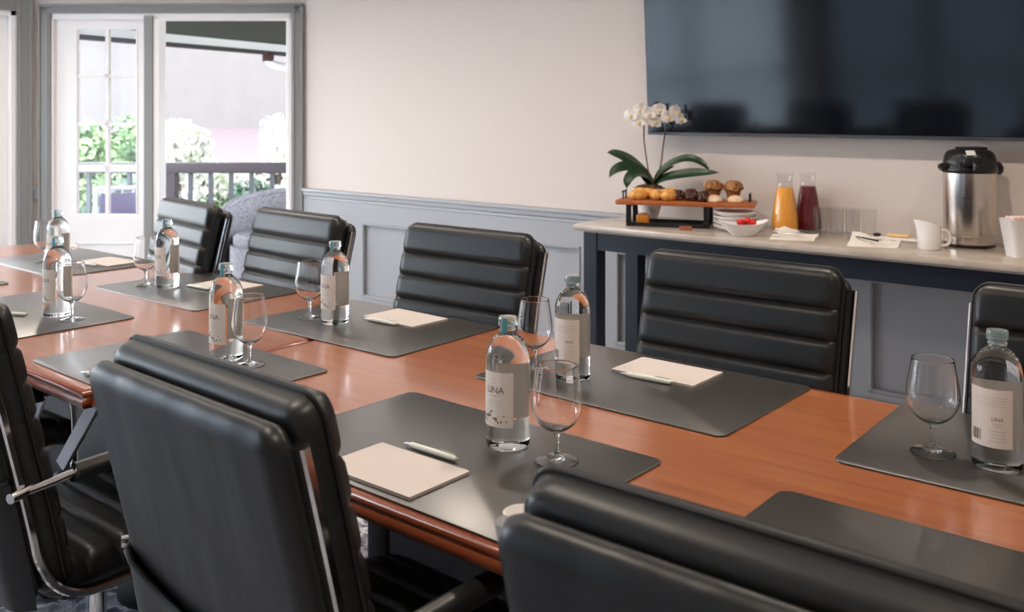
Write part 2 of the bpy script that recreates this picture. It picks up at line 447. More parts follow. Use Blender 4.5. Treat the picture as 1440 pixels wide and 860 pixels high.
# left wall with its own pair of glazed doors
LY0, LY1 = .75, 2.80
VY0, VY1 = -1.30, .50  # unseen window opening, added to brighten the bay wall
w = MB()
w.box(BX-.12, BX, LY1+.005, BY+.02, 0, CEIL).box(BX-.12, BX, YB-.1, VY0, 0, CEIL).box(BX-.12, BX, VY1, LY0-.005, 0, CEIL).box(BX-.12, BX, VY0-.01, VY1+.01, WZ1, CEIL).box(BX-.12, BX, VY0-.01, VY1+.01, 0, WZ0).box(BX-.12, BX, LY0-.01, LY1+.01, DZ, CEIL)
struct(w.build('wall_left', 'paint', smooth=0))
w = MB(); c = (VY0+VY1)/2
for y0, y1, z0, z1 in ((VY0, VY0+.06, WZ0, WZ1), (VY1-.06, VY1, WZ0, WZ1), (VY0, VY1, WZ0, WZ0+.10), (VY0, VY1, WZ1-.07, WZ1), (c-.035, c+.035, WZ0, WZ1)):
    w.box(BX-.09, BX-.03, y0, y1, z0, z1)
f = struct(w.build('window_3', 'door_white', smooth=0))
MB().box(BX-.064, BX-.058, VY0+.05, VY1-.05, WZ0+.08, WZ1-.05).build('pane', 'window_glass', f, smooth=0)
w = MB()
w.box(BX-.002, BX+.022, LY1, LY1+.105, 0, 2.13, .004, 1).box(BX+.02, BX+.034, LY1+.083, LY1+.105, 0, 2.13, .004, 1).box(BX+.02, BX+.028, LY1+.014, LY1+.028, 0, 2.13, .003, 1)
w.box(BX-.002, BX+.022, LY0-.1, LY0, 0, 2.13, .004, 1).box(BX-.002, BX+.022, LY0, LY1, DZ, 2.13, .004, 1)
struct(w.build('trim_7', 'casing', smooth=30))
w = MB(); w.box(BX-.12, BX+.005, LY1-.03, LY1+.002, 0, DZ).box(BX-.12, BX+.005, LY0-.002, LY0+.03, 0, DZ).box(BX-.12, BX+.005, LY0, LY1, DZ-.03, DZ+.002)
struct(w.build('trim_8', 'door_white', smooth=0))
for i, (a, b) in enumerate(((LY0+.032, (LY0+LY1)/2-.003), ((LY0+LY1)/2+.003, LY1-.032))):
    w = MB(); glazed_leaf(w, 0, b-a, DZ-.03, .13, b-a-.13, ROWS)
    o = struct(w.build('door_%d' % (i + 2), 'door_white', smooth=30)); o.location = (BX-.02, a, 0); o.rotation_euler = (0, 0, R(90))
    for z0, z1 in ROWS:
        m_ = (b-a)/2
        for x0, x1 in ((.13, m_-.012), (m_+.012, b-a-.13)):
            MB().box(x0, x1, .048, .052, z0, z1).build('pane', 'window_glass', o, smooth=0)

# ------------------------------------------------------------------ outside, seen through the doors
def out(o): o.location = (BX, BY, 0); o.rotation_euler = (0, 0, BAY_A); return o
struct(out(MB().box(-6, 5, .14, 2.1, -.14, -.02).build('deck_floor', 'deck', smooth=0)))
struct(MB().box(-60, 40, -40, 60, -1.3, -1.2).build('ground', 'grass', smooth=0))
struct(MB().box(-12, 8, -14, YB-.13, -.16, -.04).build('added_terrace_floor', 'terrace', smooth=0))  # unseen, added to keep the green ground out of the screen's reflection
# porch roof: dark underside, ending in a white gutter that runs away to the right
g0, g1 = (-1.2, 1.29), (1.9, 7.99)
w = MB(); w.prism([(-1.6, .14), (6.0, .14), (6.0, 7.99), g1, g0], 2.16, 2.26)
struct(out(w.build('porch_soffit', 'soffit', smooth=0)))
d = Vector((g1[0]-g0[0], g1[1]-g0[1], 0)).normalized(); nrm = Vector((-d.y, d.x, 0))
gut = thing('roof_gutter', 'white gutter along the edge of the dark porch roof outside the doorway', 'gutter', (BX, BY, 0), BAY_A)
P = lambda q, k: (q[0]+nrm.x*k, q[1]+nrm.y*k)
MB().prism([P(g0, -.02), P(g1, -.02), P(g1, .07), P(g0, .07)], 2.075, 2.17).build('fascia', 'gutter_white', gut, smooth=0)
MB().prism([P(g0, -.028), P(g1, -.028), P(g1, .05), P(g0, .05)], 2.03, 2.075).build('drip_edge', 'gutter_dark', gut, smooth=0)  # dark strip below the white fascia
px, py = g0[0]+d.x*3.65, g0[1]+d.y*3.65
MB().tube(spline([(px, py, 2.05), (px, py, 1.96), (px+.10, py+.04, 1.90), (px+.35, py+.10, 1.87)]), .045, 10).build('downpipe_elbow', 'gutter_white', gut)
MB().box(px-.06, px+.05, py-.05, py+.05, 1.95, 2.06).build('pipe_bracket', 'pipe_brown', gut, smooth=0)
# railing
rl = thing('balcony_railing', 'dark mauve wooden balcony railing outside the open doorway', 'railing', (BX, BY, 0), BAY_A)
RY = 1.80
MB().box(-1.5, 4.2, RY-.06, RY+.06, .815, .905, .008).build('top_rail', 'railing_paint', rl, smooth=30)
MB().box(-1.5, 4.2, RY-.025, RY+.025, .06, .12).build('bottom_rail', 'railing_paint', rl, smooth=0)
for px in (-1.45, .26, 3.1): MB().box(px-.05, px+.05, RY-.05, RY+.05, -.02, .82).build('post', 'railing_paint', rl, smooth=0)
for k in range(-10, 22):
    px = .43 + .1815 * k
    if min(abs(px - q) for q in (-1.45, .26, 3.1)) > .07:
        MB().box(px-.017, px+.017, RY-.017, RY+.017, .11, .82).build('baluster', 'baluster_paint', rl, smooth=0)
# neighbour's house
hs = thing('neighbour_house', 'pale lilac stuccoed house with a low pink tiled roof beyond the railing', 'house', (BX, BY, 0), BAY_A)
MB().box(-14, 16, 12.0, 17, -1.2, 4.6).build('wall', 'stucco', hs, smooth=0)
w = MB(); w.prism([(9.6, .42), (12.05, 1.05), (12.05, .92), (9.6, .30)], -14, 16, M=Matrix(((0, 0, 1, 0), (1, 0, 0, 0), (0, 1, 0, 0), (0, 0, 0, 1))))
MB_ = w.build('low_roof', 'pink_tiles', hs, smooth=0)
MB().box(.2, 1.35, 11.94, 12.01, 1.1, 1.62).build('wall_panel', 'stucco', hs, smooth=0)
MB().box(.15, 1.40, 11.90, 12.01, 1.62, 1.68).build('panel_ledge', 'stucco', hs, smooth=0)
def shrub(label, x, y, z0, h, r, m, n, leaf, seed, group):
    t = thing('garden_shrub', label, 'shrub', (0, 0, 0), 0, group)
    t.location = Vector((BX, BY, 0)) + Matrix.Rotation(BAY_A, 3, 'Z') @ Vector((x, y, z0)); t.rotation_euler = (0, 0, BAY_A)
    q = random.Random(seed); mb = MB(); bm = mb.bm
    lobes = [(Vector((q.uniform(-.6, .6)*r, q.uniform(-.4, .4)*r, h*q.uniform(.30, .85))), r*q.uniform(.35, .6)) for _ in range(7)]
    for _ in range(n):
        c, rr = q.choice(lobes)
        dv = Vector((q.gauss(0, 1), q.gauss(0, 1), q.gauss(0, 1))).normalized()
        p = c + dv * rr * q.uniform(.55, 1.08)
        if p.z < .05: continue
        a = (dv + .7 * Vector((q.gauss(0, 1), q.gauss(0, 1), q.gauss(0, 1)))).normalized()
        u = a.orthogonal().normalized(); u = Matrix.Rotation(q.uniform(0, 6.28), 3, a) @ u; v = a.cross(u)
        s_ = leaf * q.uniform(.6, 1.3)
        vs = [bm.verts.new(p + u*s_*k1 + v*s_*.55*k2 + a*s_*k3) for k1, k2, k3 in ((-1, 0, 0), (0, -1, .2), (1, 0, 0), (0, 1, .2))]
        bm.faces.new(vs)
    mb.build('foliage', m, t, smooth=0, recalc=False)
    w = MB()
    for k in range(5):
        e = lobes[k][0]; w.tube([(q.uniform(-.05, .05), q.uniform(-.05, .05), 0), (e.x*.5, e.y*.5, e.z*.5), e], [.03, .02, .01], 6)
    w.build('stem', 'twig', t)
    return t
shrub('tall shrub painted overexposed white behind the railing, left of the doorway middle', -.08, 3.6, -1.2, 2.75, .50, 'leaf_overexposed', 3800, .05, 1, 'garden shrubs')
shrub('low shrub painted overexposed white behind the railing, right of the tall one', 0.36, 3.9, -1.2, 2.25, .60, 'leaf_overexposed', 3800, .05, 2, 'garden shrubs')
shrub('sparse shrub painted overexposed white at the right edge of the open doorway', 0.62, 4.4, -1.2, 2.75, .40, 'leaf_overexposed', 900, .045, 3, 'garden shrubs')
shrub('shrub painted overexposed white at the left jamb of the open doorway', -.76, 4.6, -1.2, 2.30, .40, 'leaf_overexposed', 1800, .045, 4, 'garden shrubs')
shrub('green leafy shrub seen low through the middle balusters', .30, 2.7, -1.2, 1.95, .55, 'leaf_green', 2600, .05, 5, 'garden shrubs')
shrub('pale yellow-green shrub seen through the upper panes of the glazed door', -1.35, 4.0, -1.2, 2.85, .75, 'leaf_green', 3800, .055, 6, 'garden shrubs')
shrub('blue-green shrub seen low through the glazed door panes', -.85, 2.8, -1.2, 2.1, .70, 'leaf_teal', 3000, .05, 7, 'garden shrubs')
shrub('teal-leaved shrub seen low at the right end of the railing', 0.95, 2.9, -1.2, 1.95, .55, 'leaf_teal', 2400, .05, 8, 'garden shrubs')
# wicker barrel chair on the deck
wc = thing('wicker_chair', 'grey wicker barrel-backed armchair on the deck outside the open doorway', 'armchair', (0, 0, 0))
wc.location = Vector((BX, BY, -.02)) + Matrix.Rotation(BAY_A, 3, 'Z') @ Vector((1.52, .75, 0)); wc.rotation_euler = (0, 0, BAY_A + R(165)); wc.scale = (1.15, 1.15, 1)
def barrel(i, j, ro=0.):
    a = R(-120 + 240 * i / 40); t = j / 14
    hh = .735 - .13 * (abs(a) / R(120)) ** 2
    r_ = (.36 + .03 * t + ro)
    return Vector((r_ * math.sin(a), -r_ * math.cos(a), .03 + (hh - .03) * t))
w = MB(); w.grid(lambda i, j: barrel(i, j), 41, 15).grid(lambda i, j: barrel(i, j, -.035), 41, 15)
w.build('barrel_back', 'wicker', wc)
MB().tube([barrel(i, 14, -.017) for i in range(41)], .026, 10).build('rim', 'wicker', wc)
MB().lathe([(0, .36), (.30, .36), (.31, .38), (.31, .43), (.29, .45), (0, .455)], 32).build('seat_cushion', 'wicker', wc)
MB().lathe([(0, .02), (.33, .02), (.33, .36), (0, .36)], 32).build('base', 'wicker', wc)
# purple-cushioned deck chair behind the glazed leaf
pc = thing('deck_chair', 'lilac slatted deck chair with a purple back cushion behind the glazed door', 'chair', (0, 0, 0))
pc.location = Vector((BX, BY, -.02)) + Matrix.Rotation(BAY_A, 3, 'Z') @ Vector((.29, .85, 0)); pc.rotation_euler = (0, 0, BAY_A + R(205)); pc.scale = (.88, .88, .88)
MB().box(-.24, .24, -.02, .08, .46, .82, .03, 3, M=Matrix.Translation((0, -.22, 0)) @ Matrix.Rotation(R(12), 4, 'X')).build('back_cushion', 'cushion_purple', pc)
MB().box(-.25, .25, -.24, .26, .36, .44, .02).build('seat_cushion', 'cushion_purple', pc)
for sx in (-.27, .27):
    w = MB(); w.tube([(sx, -.33, .86), (sx, -.25, .42), (sx, -.22, 0)], .018, 8).tube([(sx, .27, 0), (sx, .27, .60), (sx, -.26, .62)], .018, 8)
    w.build('side_frame', 'lilac_frame', pc)
for k in range(6):
    x = -.23 + .092 * k
    MB().tube([(x, -.36, .86), (x, -.30, .44)], .010, 6).build('slat', 'lilac_frame', pc)
MB().tube([(-.27, -.345, .86), (.27, -.345, .86)], .02, 8).build('top_bar', 'lilac_frame', pc)

# ------------------------------------------------------------------ conference table (two modules end to end)
TZ = .75
def table_module(name, label, x0, x1, y0, y1, rounded_left=False):
    t = thing(name, label, 'table', ((x0+x1)/2, (y0+y1)/2, 0))
    hw, hd = (x1-x0)/2, (y1-y0)/2
    if rounded_left:
        pts = [(hw, hd), (hw, -hd)]
        pts += [(-hw + .10 - .14*math.cos(R(a)), hd*math.sin(R(a))) for a in range(-90, 91, 10)][:]
        pts = [(hw, -hd), (hw, hd)] + [(-hw + .10 - .12*math.cos(R(a)), hd*math.sin(R(a))) for a in range(90, -91, -9)]
    else:
        pts = [(hw, -hd), (hw, hd), (-hw, hd), (-hw, -hd)]
    def inset(k):
        return [(x - k*(1 if x > 0 else -1), y - k*(1 if y > 0 else -1) * min(1, abs(y)/.2)) for x, y in pts]
    MB().prism(inset(.022), TZ-.03, TZ).build('tabletop', 'cherry_wood', t, smooth=0)
    w = MB()                                                     # moulded solid edge around the veneer
    n = len(pts); bm = w.bm
    prof = [(.022, .0), (.010, 0), (.003, -.003), (0, -.009), (.0, -.013), (.004, -.0165), (.001, -.020), (-.002, -.028), (.001, -.036), (.008, -.042), (.02, -.044), (.04, -.044), (.04, -.0305), (.0225, -.0305)]
    rings = []
    for k, z in prof:
        rings.append([bm.verts.new((x, y, TZ + z)) for x, y in inset(k)])
    for A, B in zip(rings, rings[1:] + rings[:1]):
        for i in range(n): bm.faces.new((A[i], A[(i+1) % n], B[(i+1) % n], B[i]))
    w.build('edge_moulding', 'cherry_edge', t, smooth=50)
    return t
tb = table_module('conference_table', 'cherry conference table section nearest the camera, right of the seam', -1.992, .62, .988, 2.005)
tb2 = table_module('conference_table', 'cherry conference table section at the far left end, beyond the seam', -4.46, -2.004, .972, 2.003, True)
for t, xs_ in ((tb, (-1.58, .24)), (tb2, (-2.47, -3.33))):
    for px in xs_:
        x = px - t.location.x
        w = MB(); w.tube([(x, -.05, .70), (x, -.05, .02)], .03, 14).lathe([(0, 0), (.13, 0), (.13, .012), (.05, .03), (0, .03)], 24, at=(x, -.05, 0))
        w.build('leg', 'dark_metal', t)
        MB().box(x-.03, x+.03, -.40, .40, TZ-.078, TZ-.031).build('support_beam', 'dark_metal', t, smooth=0)
# folding steel braces under the near edge at the seam
for t, a, b in ((tb2, (-2.085, 1.05, .706), (-2.270, 1.05, .506)), (tb2, (-2.335, 1.05, .706), (-2.470, 1.06, .545))):
    l = t.location
    pa = Vector(a) - l; pb = Vector(b) - l
    MB().tube([pa, pb], 0, flat=(.034, .010), up=(0, 1, .3)).build('brace', 'zinc', t)
# dark modesty panels, lengthened to stand in for the shade under the tops
for t, x0, x1 in ((tb, -1.54, .20), (tb2, -3.29, -2.51)):
    l = t.location
    MB().box(x0-l.x, x1-l.x, -.06, -.045, .05, TZ-.05).build('shade_panel', 'dark_metal', t, smooth=0)

# ------------------------------------------------------------------ desk mats, bottles, goblets, note pads, pens
MW, MD, MT = .626, .416, .0035
mats_spec = [
 ('black desk mat with pad, pen, bottle and goblet between the two nearest chairs', -2.428*.6, 1.66987*.6, -.48),
 ('black desk mat in front of the ribbed chair that stands before the console', -2.385*.6, 2.6417*.6, -.39),
 ('black desk mat crossing the table seam, far side', -3.8566*.6, 2.6256*.6, .89),
 ('black desk mat on the far side just left of the table seam', -5.276*.6, 2.6190*.6, 0),
 ('black desk mat at the right edge of the picture holding a goblet and a bottle', -1.0158*.6, 2.6614*.6, 1.1),
 ('bare black desk mat at the bottom right behind the nearest chair', -1.0347*.6, 1.68195*.6, .4),
 ('black desk mat crossing the table seam, near side, mostly behind a chair', -3.9123*.6, 1.6830*.6, -1.1),
 ('black desk mat on the near side at the left edge holding a bottle and goblet', -5.3683*.6, 1.6741*.6, -.1),
 ('black desk mat at the far left end of the table, far side', -4.08, 1.574, 0),
 ('black desk mat at the far left end of the table, near side', -4.075, 1.004, 0)]
m0 = None
for lab, x, y, a in mats_spec:
    if m0 is None:
        o = m0 = MB().prism([(p+MW/2, q+MD/2) for p, q in rrect(MW, MD, .022)], 0, MT, .0012, 2).build('desk_mat', 'mat_leather', smooth=30)
    else:
        o = m0.copy(); COL.objects.link(o)
    place(o, (x, y, TZ+.0003), R(a)); tag(o, lab, 'desk mat', 'black desk mats on the conference table')
SZ = TZ + MT + .0006

BR = .0395
def face_cam(x, y, phi=0.): return math.atan2(-y, -x) + PI/2 + R(phi)
def patch(a0, a1, z0, z1, r, nu=18):
    w = MB(); w.grid(lambda i, j: Vector((r*math.sin(R(a0+(a1-a0)*i/nu)), -r*math.cos(R(a0+(a1-a0)*i/nu)), z0+(z1-z0)*j)), nu+1, 2); return w
def bend(me, a, z, r):
    for v in me.vertices:
        th = R(a) + v.co.x / r; zz = z + v.co.y
        v.co = Vector((r*math.sin(th), -r*math.cos(th), zz))
def make_bottle():
    t = thing('water_bottle', 'x', 'bottle', group='water bottles on the conference table')
    k = BR
    prof = [(0, .004), (.018, .0035), (.028, 0), (.034, .0008), (.0385, .005), (k, .011), (k, .150), (.0388, .163), (.0362, .175), (.0315, .1855), (.0245, .1945), (.0175, .2005), (.0140, .2045), (.0130, .209), (.0130, .2155), (0, .2155)]
    MB().lathe(sm(prof[:6], 3) + sm(prof[6:15], 4) + [prof[15]], 64).build('glass_body', 'glass_water', t, smooth=60)
    MB().lathe([(.0132, .2035+.004), (.0150, .208), (.0150, .2105), (.0136, .2115), (.0136, .2145), (.0165, .2155), (.0170, .2175), (.0170, .2285), (.0160, .2310), (.010, .2318), (0, .232)], 36).build('cap', 'cap_clear', t, smooth=50)
    for a0 in (20,):
        patch(a0-16, a0+16, .2045, .2308, .0172, 6).build('cap_seal', 'cap_seal', t, recalc=False)
    z0, z1 = .044, .140
    fl = patch(-54, 54, z0, z1, k+.0004).build('front_label', 'label_paper', t, recalc=False)
    me = text_mesh('LINA', .0175); bend(me, 4, .103, k+.0007); me.materials.append(MATS['label_ink'])
    o = bpy.data.objects.new('brand_name', me); COL.objects.link(o); o.parent = fl
    w = MB()
    for zz, a0, a1 in ((.0985, -14, 22), (.089, -20, 26), (.0835, -16, 20), (.124, -3, 5), (.128, -6, 8), (.120, -5, 7)):
        w.grid(lambda i, j: Vector(((k+.0007)*math.sin(R(a0+(a1-a0)*i/6)), -(k+.0007)*math.cos(R(a0+(a1-a0)*i/6)), zz+.0009*j)), 7, 2)
    w.build('small_print', 'label_ink_pale', fl, recalc=False)
    w = MB(); q = random.Random(5)                                # dark botanical ornament at the foot of the label
    for n_ in range(16):
        a = -50 + n_*5.6 + q.uniform(-3, 3); zz = .049 + abs(q.gauss(0, .006)) + max(0, .016 - abs(a+10)*.0006); s_ = q.uniform(.0022, .0045); th = q.uniform(0, 3.1)
        bm = w.bm; vs = []
        for e in range(8):
            dx, dz = s_*math.cos(e*PI/4), s_*.45*math.sin(e*PI/4)
            x_ = dx*math.cos(th)-dz*math.sin(th); z_ = dx*math.sin(th)+dz*math.cos(th)
            an = R(a)+x_/k; vs.append(bm.verts.new(((k+.0007)*math.sin(an), -(k+.0007)*math.cos(an), zz+z_)))
        bm.faces.new(vs)
    w.build('botanical_ornament', 'label_ink', fl, recalc=False)
    bl = patch(126, 234, z0, z1, k+.0004).build('back_label', 'label_paper', t, recalc=False)
    w = MB()
    for n_ in range(9):                                           # bar code
        a = 136 + n_*3.0; ww = (1.6, .9, 2.0)[n_ % 3]
        w.grid(lambda i, j: Vector(((k+.0007)*math.sin(R(a+ww*i)), -(k+.0007)*math.cos(R(a+ww*i)), .053+.018*j)), 2, 2)
    w.build('bar_code', 'label_ink', bl, recalc=False)
    w = MB()
    def lines(spec):
        w = MB()
        for zz, a0, a1 in spec:
            w.grid(lambda i, j: Vector(((k+.0007)*math.sin(R(a0+(a1-a0)*i/6)), -(k+.0007)*math.cos(R(a0+(a1-a0)*i/6)), zz+.0011*j)), 7, 2)
        return w
    w.bm.free()
    lines([(.126, 150, 222), (.1215, 146, 224), (.117, 150, 220), (.1125, 148, 218)]).build('description_print', 'label_ink_pale', bl, recalc=False)
    w = lines([(.083, 188, 212), (.079, 192, 208), (.071, 182, 218), (.066, 184, 216), (.061, 182, 218), (.055, 182, 216)])
    w.build('small_print', 'label_ink_pale', bl, recalc=False)
    me = text_mesh('LINA', .0085); bend(me, 200, .0885, k+.0007); me.materials.append(MATS['label_ink'])
    o = bpy.data.objects.new('brand_name', me); COL.objects.link(o); o.parent = bl
    return t
B0 = make_bottle(); BH = []
bottles = [
 ('clear water bottle beside the goblet on the mat between the two nearest chairs', -1.081, 1.294, -40),
 ('clear water bottle with bar-coded label, on the mat before the console', -1.240, 1.710, 148),
 ('clear water bottle on the mat that crosses the table seam, far side', -2.089, 1.737, -52),
 ('clear water bottle in front of the far left ribbed chair', -2.955, 1.725, -60),
 ('clear water bottle just behind the large leather chair back, on the near side seam mat', -1.985, 1.314, -56),
 ('clear water bottle at the left edge on the near side mat', -2.789, 1.279, -62),
 ('clear water bottle farthest away, in front of the glazed door', -3.558, 1.634, -60),
 ('clear water bottle with bar-coded label at the right edge of the picture', -.381, 1.738, 160)]
for i, (lab, x, y, ph) in enumerate(bottles):
    o = B0 if i == 0 else copy_tree(B0)
    place(o, (x, y, SZ), face_cam(x, y, ph), lab)
def make_goblet():
    o = [(0, .0032), (.014, .0028), (.026, .0012), (.0335, 0), (.0350, .0006), (.0347, .0018), (.025, .0036), (.010, .0075), (.0048, .0135), (.0038, .022), (.0036, .034), (.0044, .044), (.0085, .051), (.020, .0575), (.031, .068), (.0385, .082), (.0415, .098), (.0405, .116), (.0375, .136), (.0345, .155), (.0331, .1640), (.0325, .1648)]
    i = [(.0322, .1643), (.0336, .155), (.0366, .136), (.0396, .116), (.0406, .098), (.0376, .0824), (.0302, .0688), (.0190, .0590), (.008, .0545), (0, .0535)]
    return MB().lathe([o[0]] + sm(o[1:], 4) + sm(i, 4), 64).build('water_goblet', 'glass_clear', smooth=60)
G0 = make_goblet()
goblets = [
 ('stemmed water goblet right of the bottle on the mat between the two nearest chairs', -.968, 1.289),
 ('stemmed water goblet partly behind the front bottle, on the far mat near the console', -1.348, 1.711),
 ('stemmed water goblet left of the bottle on the far side seam mat', -2.197, 1.732),
 ('stemmed water goblet left of the bottle in front of the far left chair', -3.048, 1.699),
 ('stemmed water goblet overlapping the bottle behind the large leather chair back', -1.892, 1.316),
 ('stemmed water goblet overlapping the bottle at the left edge, near side', -2.700, 1.279),
 ('stemmed water goblet farthest away, in front of the grey door casing', -3.837, 1.709),
 ('stemmed water goblet left of the bottle at the right edge of the picture', -.485, 1.742)]
for i, (lab, x, y) in enumerate(goblets):
    o = G0
    if i: o = G0.copy(); COL.objects.link(o)
    place(o, (x, y, SZ), 0); o.scale = (1.06, 1.06, 1.0) if i in (0, 7) else (1, 1, 1); tag(o, lab, 'goblet', 'water goblets on the conference table')
def make_pad():
    t = thing('note_pad', 'x', 'note pad', group='note pads on the desk mats')
    MB().prism(rrect(.212, .138, .002, 2), 0, .0045).build('page_block', 'paper_edge', t, smooth=0)
    MB().prism(rrect(.2125, .1385, .002, 2), .0046, .0052).build('top_sheet', 'paper', t, smooth=0)
    return t
def make_pen():
    t = thing('ballpoint_pen', 'x', 'pen', group='pens beside the note pads')
    MB().tube([(-.050, 0, .0055), (-.048, 0, .0055), (.020, 0, .0058), (.055, 0, .0056), (.060, 0, .0056)], [.0042, .0052, .0056, .0052, .0036], 14).build('barrel', 'pen_white', t)
    MB().tube([(-.050, 0, .0055), (-.060, 0, .005), (-.068, 0, .0045)], [.0040, .0028, .0009], 12).build('tip', 'satin_steel', t)
    MB().tube([(.056, .002, .0112), (.03, .002, .0122), (.018, .002, .0112)], 0, flat=(.003, .0014), up=(0, 0, 1)).build('clip', 'pen_green', t)
    MB().tube([(.060, 0, .0056), (.066, 0, .0056)], [.0028, .0026], 10).build('button', 'pen_green', t)
    return t
P0 = make_pad(); E0 = make_pen()
pads = [
 ('blank white note pad beside the pen on the mat between the two nearest chairs', -1.150, 1.083, 0),
 ('blank white note pad in front of the ribbed chair beside the console', -1.103, 1.888, 0),
 ('blank white note pad on the far side seam mat', -1.972, 1.898, -2),
 ('blank white note pad on the far side mat left of the seam, behind the bottle', -2.815, 1.868, 4),
 ('blank white note pad on the far side mat at the left end of the table', -3.62, 1.862, 4)]
for i, (lab, x, y, a) in enumerate(pads):
    o = P0 if i == 0 else copy_tree(P0)
    place(o, (x, y, SZ), R(a), lab)
pens = [
 ('white ballpoint pen lying above the pad on the mat between the two nearest chairs', -1.157, 1.176, 0),
 ('white ballpoint pen along the pad in front of the console-side chair', -1.106, 1.806, 3),
 ('white ballpoint pen along the pad on the far side seam mat', -1.985, 1.816, 2),
 ('white ballpoint pen at the front corner of the far side pad left of the seam', -2.850, 1.778, 4),
 ('white ballpoint pen half hidden behind the large leather chair back', -2.060, 1.040, 12),
 ('white ballpoint pen beside the chair at the left edge', -2.905, 1.190, 25),
 ('white ballpoint pen near the far left end of the table', -3.620, 1.776, 4)]
for i, (lab, x, y, a) in enumerate(pens):
    o = E0 if i == 0 else copy_tree(E0)
    place(o, (x, y, SZ), R(a), lab)
cp = thing('creamer_cup', 'small white cup half hidden behind the nearest chair back', 'cup', (-.822, 1.016, SZ))
MB().lathe([(0, 0), (.020, 0), (.023, .003), (.027, .040), (.0275, .042), (.0265, .0425), (.0250, .039), (.021, .006), (0, .005)], 36).build('bowl', 'white_ceramic', cp)
MB().tube(spline([(.0255, 0, .034), (.040, 0, .032), (.040, 0, .016), (.0235, 0, .011)]), .004, 8).build('handle', 'white_ceramic', cp)

# ------------------------------------------------------------------ conference chairs
def cushion(Wd, L, rad, path, Tf, Tb, ribs=(), ribd=.35, re=.028, nu=26, crown=0., per=10, puff=0.):
    """upholstered slab; path(s) -> (point on centre line, normal), x across; ribs = s of the stitched grooves"""
    cuts = sorted(set([0.] + list(ribs) + [L])); S = []
    for a, b in zip(cuts, cuts[1:]):
        S += [a + (b-a) * (.5 - .5*math.cos(PI*k/per)) for k in range(per)]
    S.append(L); w = MB(); bm = w.bm
    us = [-math.cos(PI*i/nu) for i in range(nu+1)]; us = [.55*u + .45*(-1 + 2*i/nu) for i, u in enumerate(us)]
    def half(s):
        e = min(s, L-s)
        return Wd/2 - (rad - math.sqrt(max(0, rad*rad - (rad-e)**2)) if e < rad else 0)
    def thick(x, hw, s):
        e = min(hw-abs(x), s, L-s); k = min(1, e/re)
        f = math.sqrt(max(0, 1-(1-k)**2))
        g = 1.
        if ribs:
            dd = min(abs(s-r_) for r_ in ribs); bw = .013
            g = 1 - ribd * max(0, 1 - dd/bw)**1.6 - .06*min(1, dd/.03 - 1)**2 * (dd < .03)
        return f, g
    front, back = [], []
    for s in S:
        c, n = path(s); hw = half(s); fr, bk = [], []
        for i, u in enumerate(us):
            x = u*hw; f, g = thick(x, hw, s)
            bulge = 1 + puff*(1-(x/hw)**2)
            p = Vector((x, c[0], c[1])); nv = Vector((0, n[0], n[1]))
            cv = crown * (1-(2*x/Wd)**2)
            a = bm.verts.new(p + nv*(Tf*f*g*bulge - cv)); fr.append(a)
            edge = i in (0, nu) or s in (0., L)
            bk.append(a if edge else bm.verts.new(p - nv*(Tb*f + cv)))
        front.append(fr); back.append(bk)
    for i in range(len(S)-1):
        for j in range(nu):
            q = (front[i][j], front[i][j+1], front[i+1][j+1], front[i+1][j]); bm.faces.new(q)
            q = [back[i][j], back[i+1][j], back[i+1][j+1], back[i][j+1]]
            if len(set(q)) == 4 and set(q) != {front[i][j], front[i][j+1], front[i+1][j+1], front[i+1][j]}:
                try: bm.faces.new(q)
                except ValueError: pass
    return w
def back_line(off=0.):
    def path(s):
        t = s/.57; z = .43 + .565*t; y = -.205 - .125*t**1.15
        dy = -.125*1.15*max(t, .001)**.15/.57; dz = .565/.57; l = math.hypot(dy, dz)
        n = (dz/l, -dy/l)
        return (y + n[0]*off, z + n[1]*off), n
    return path
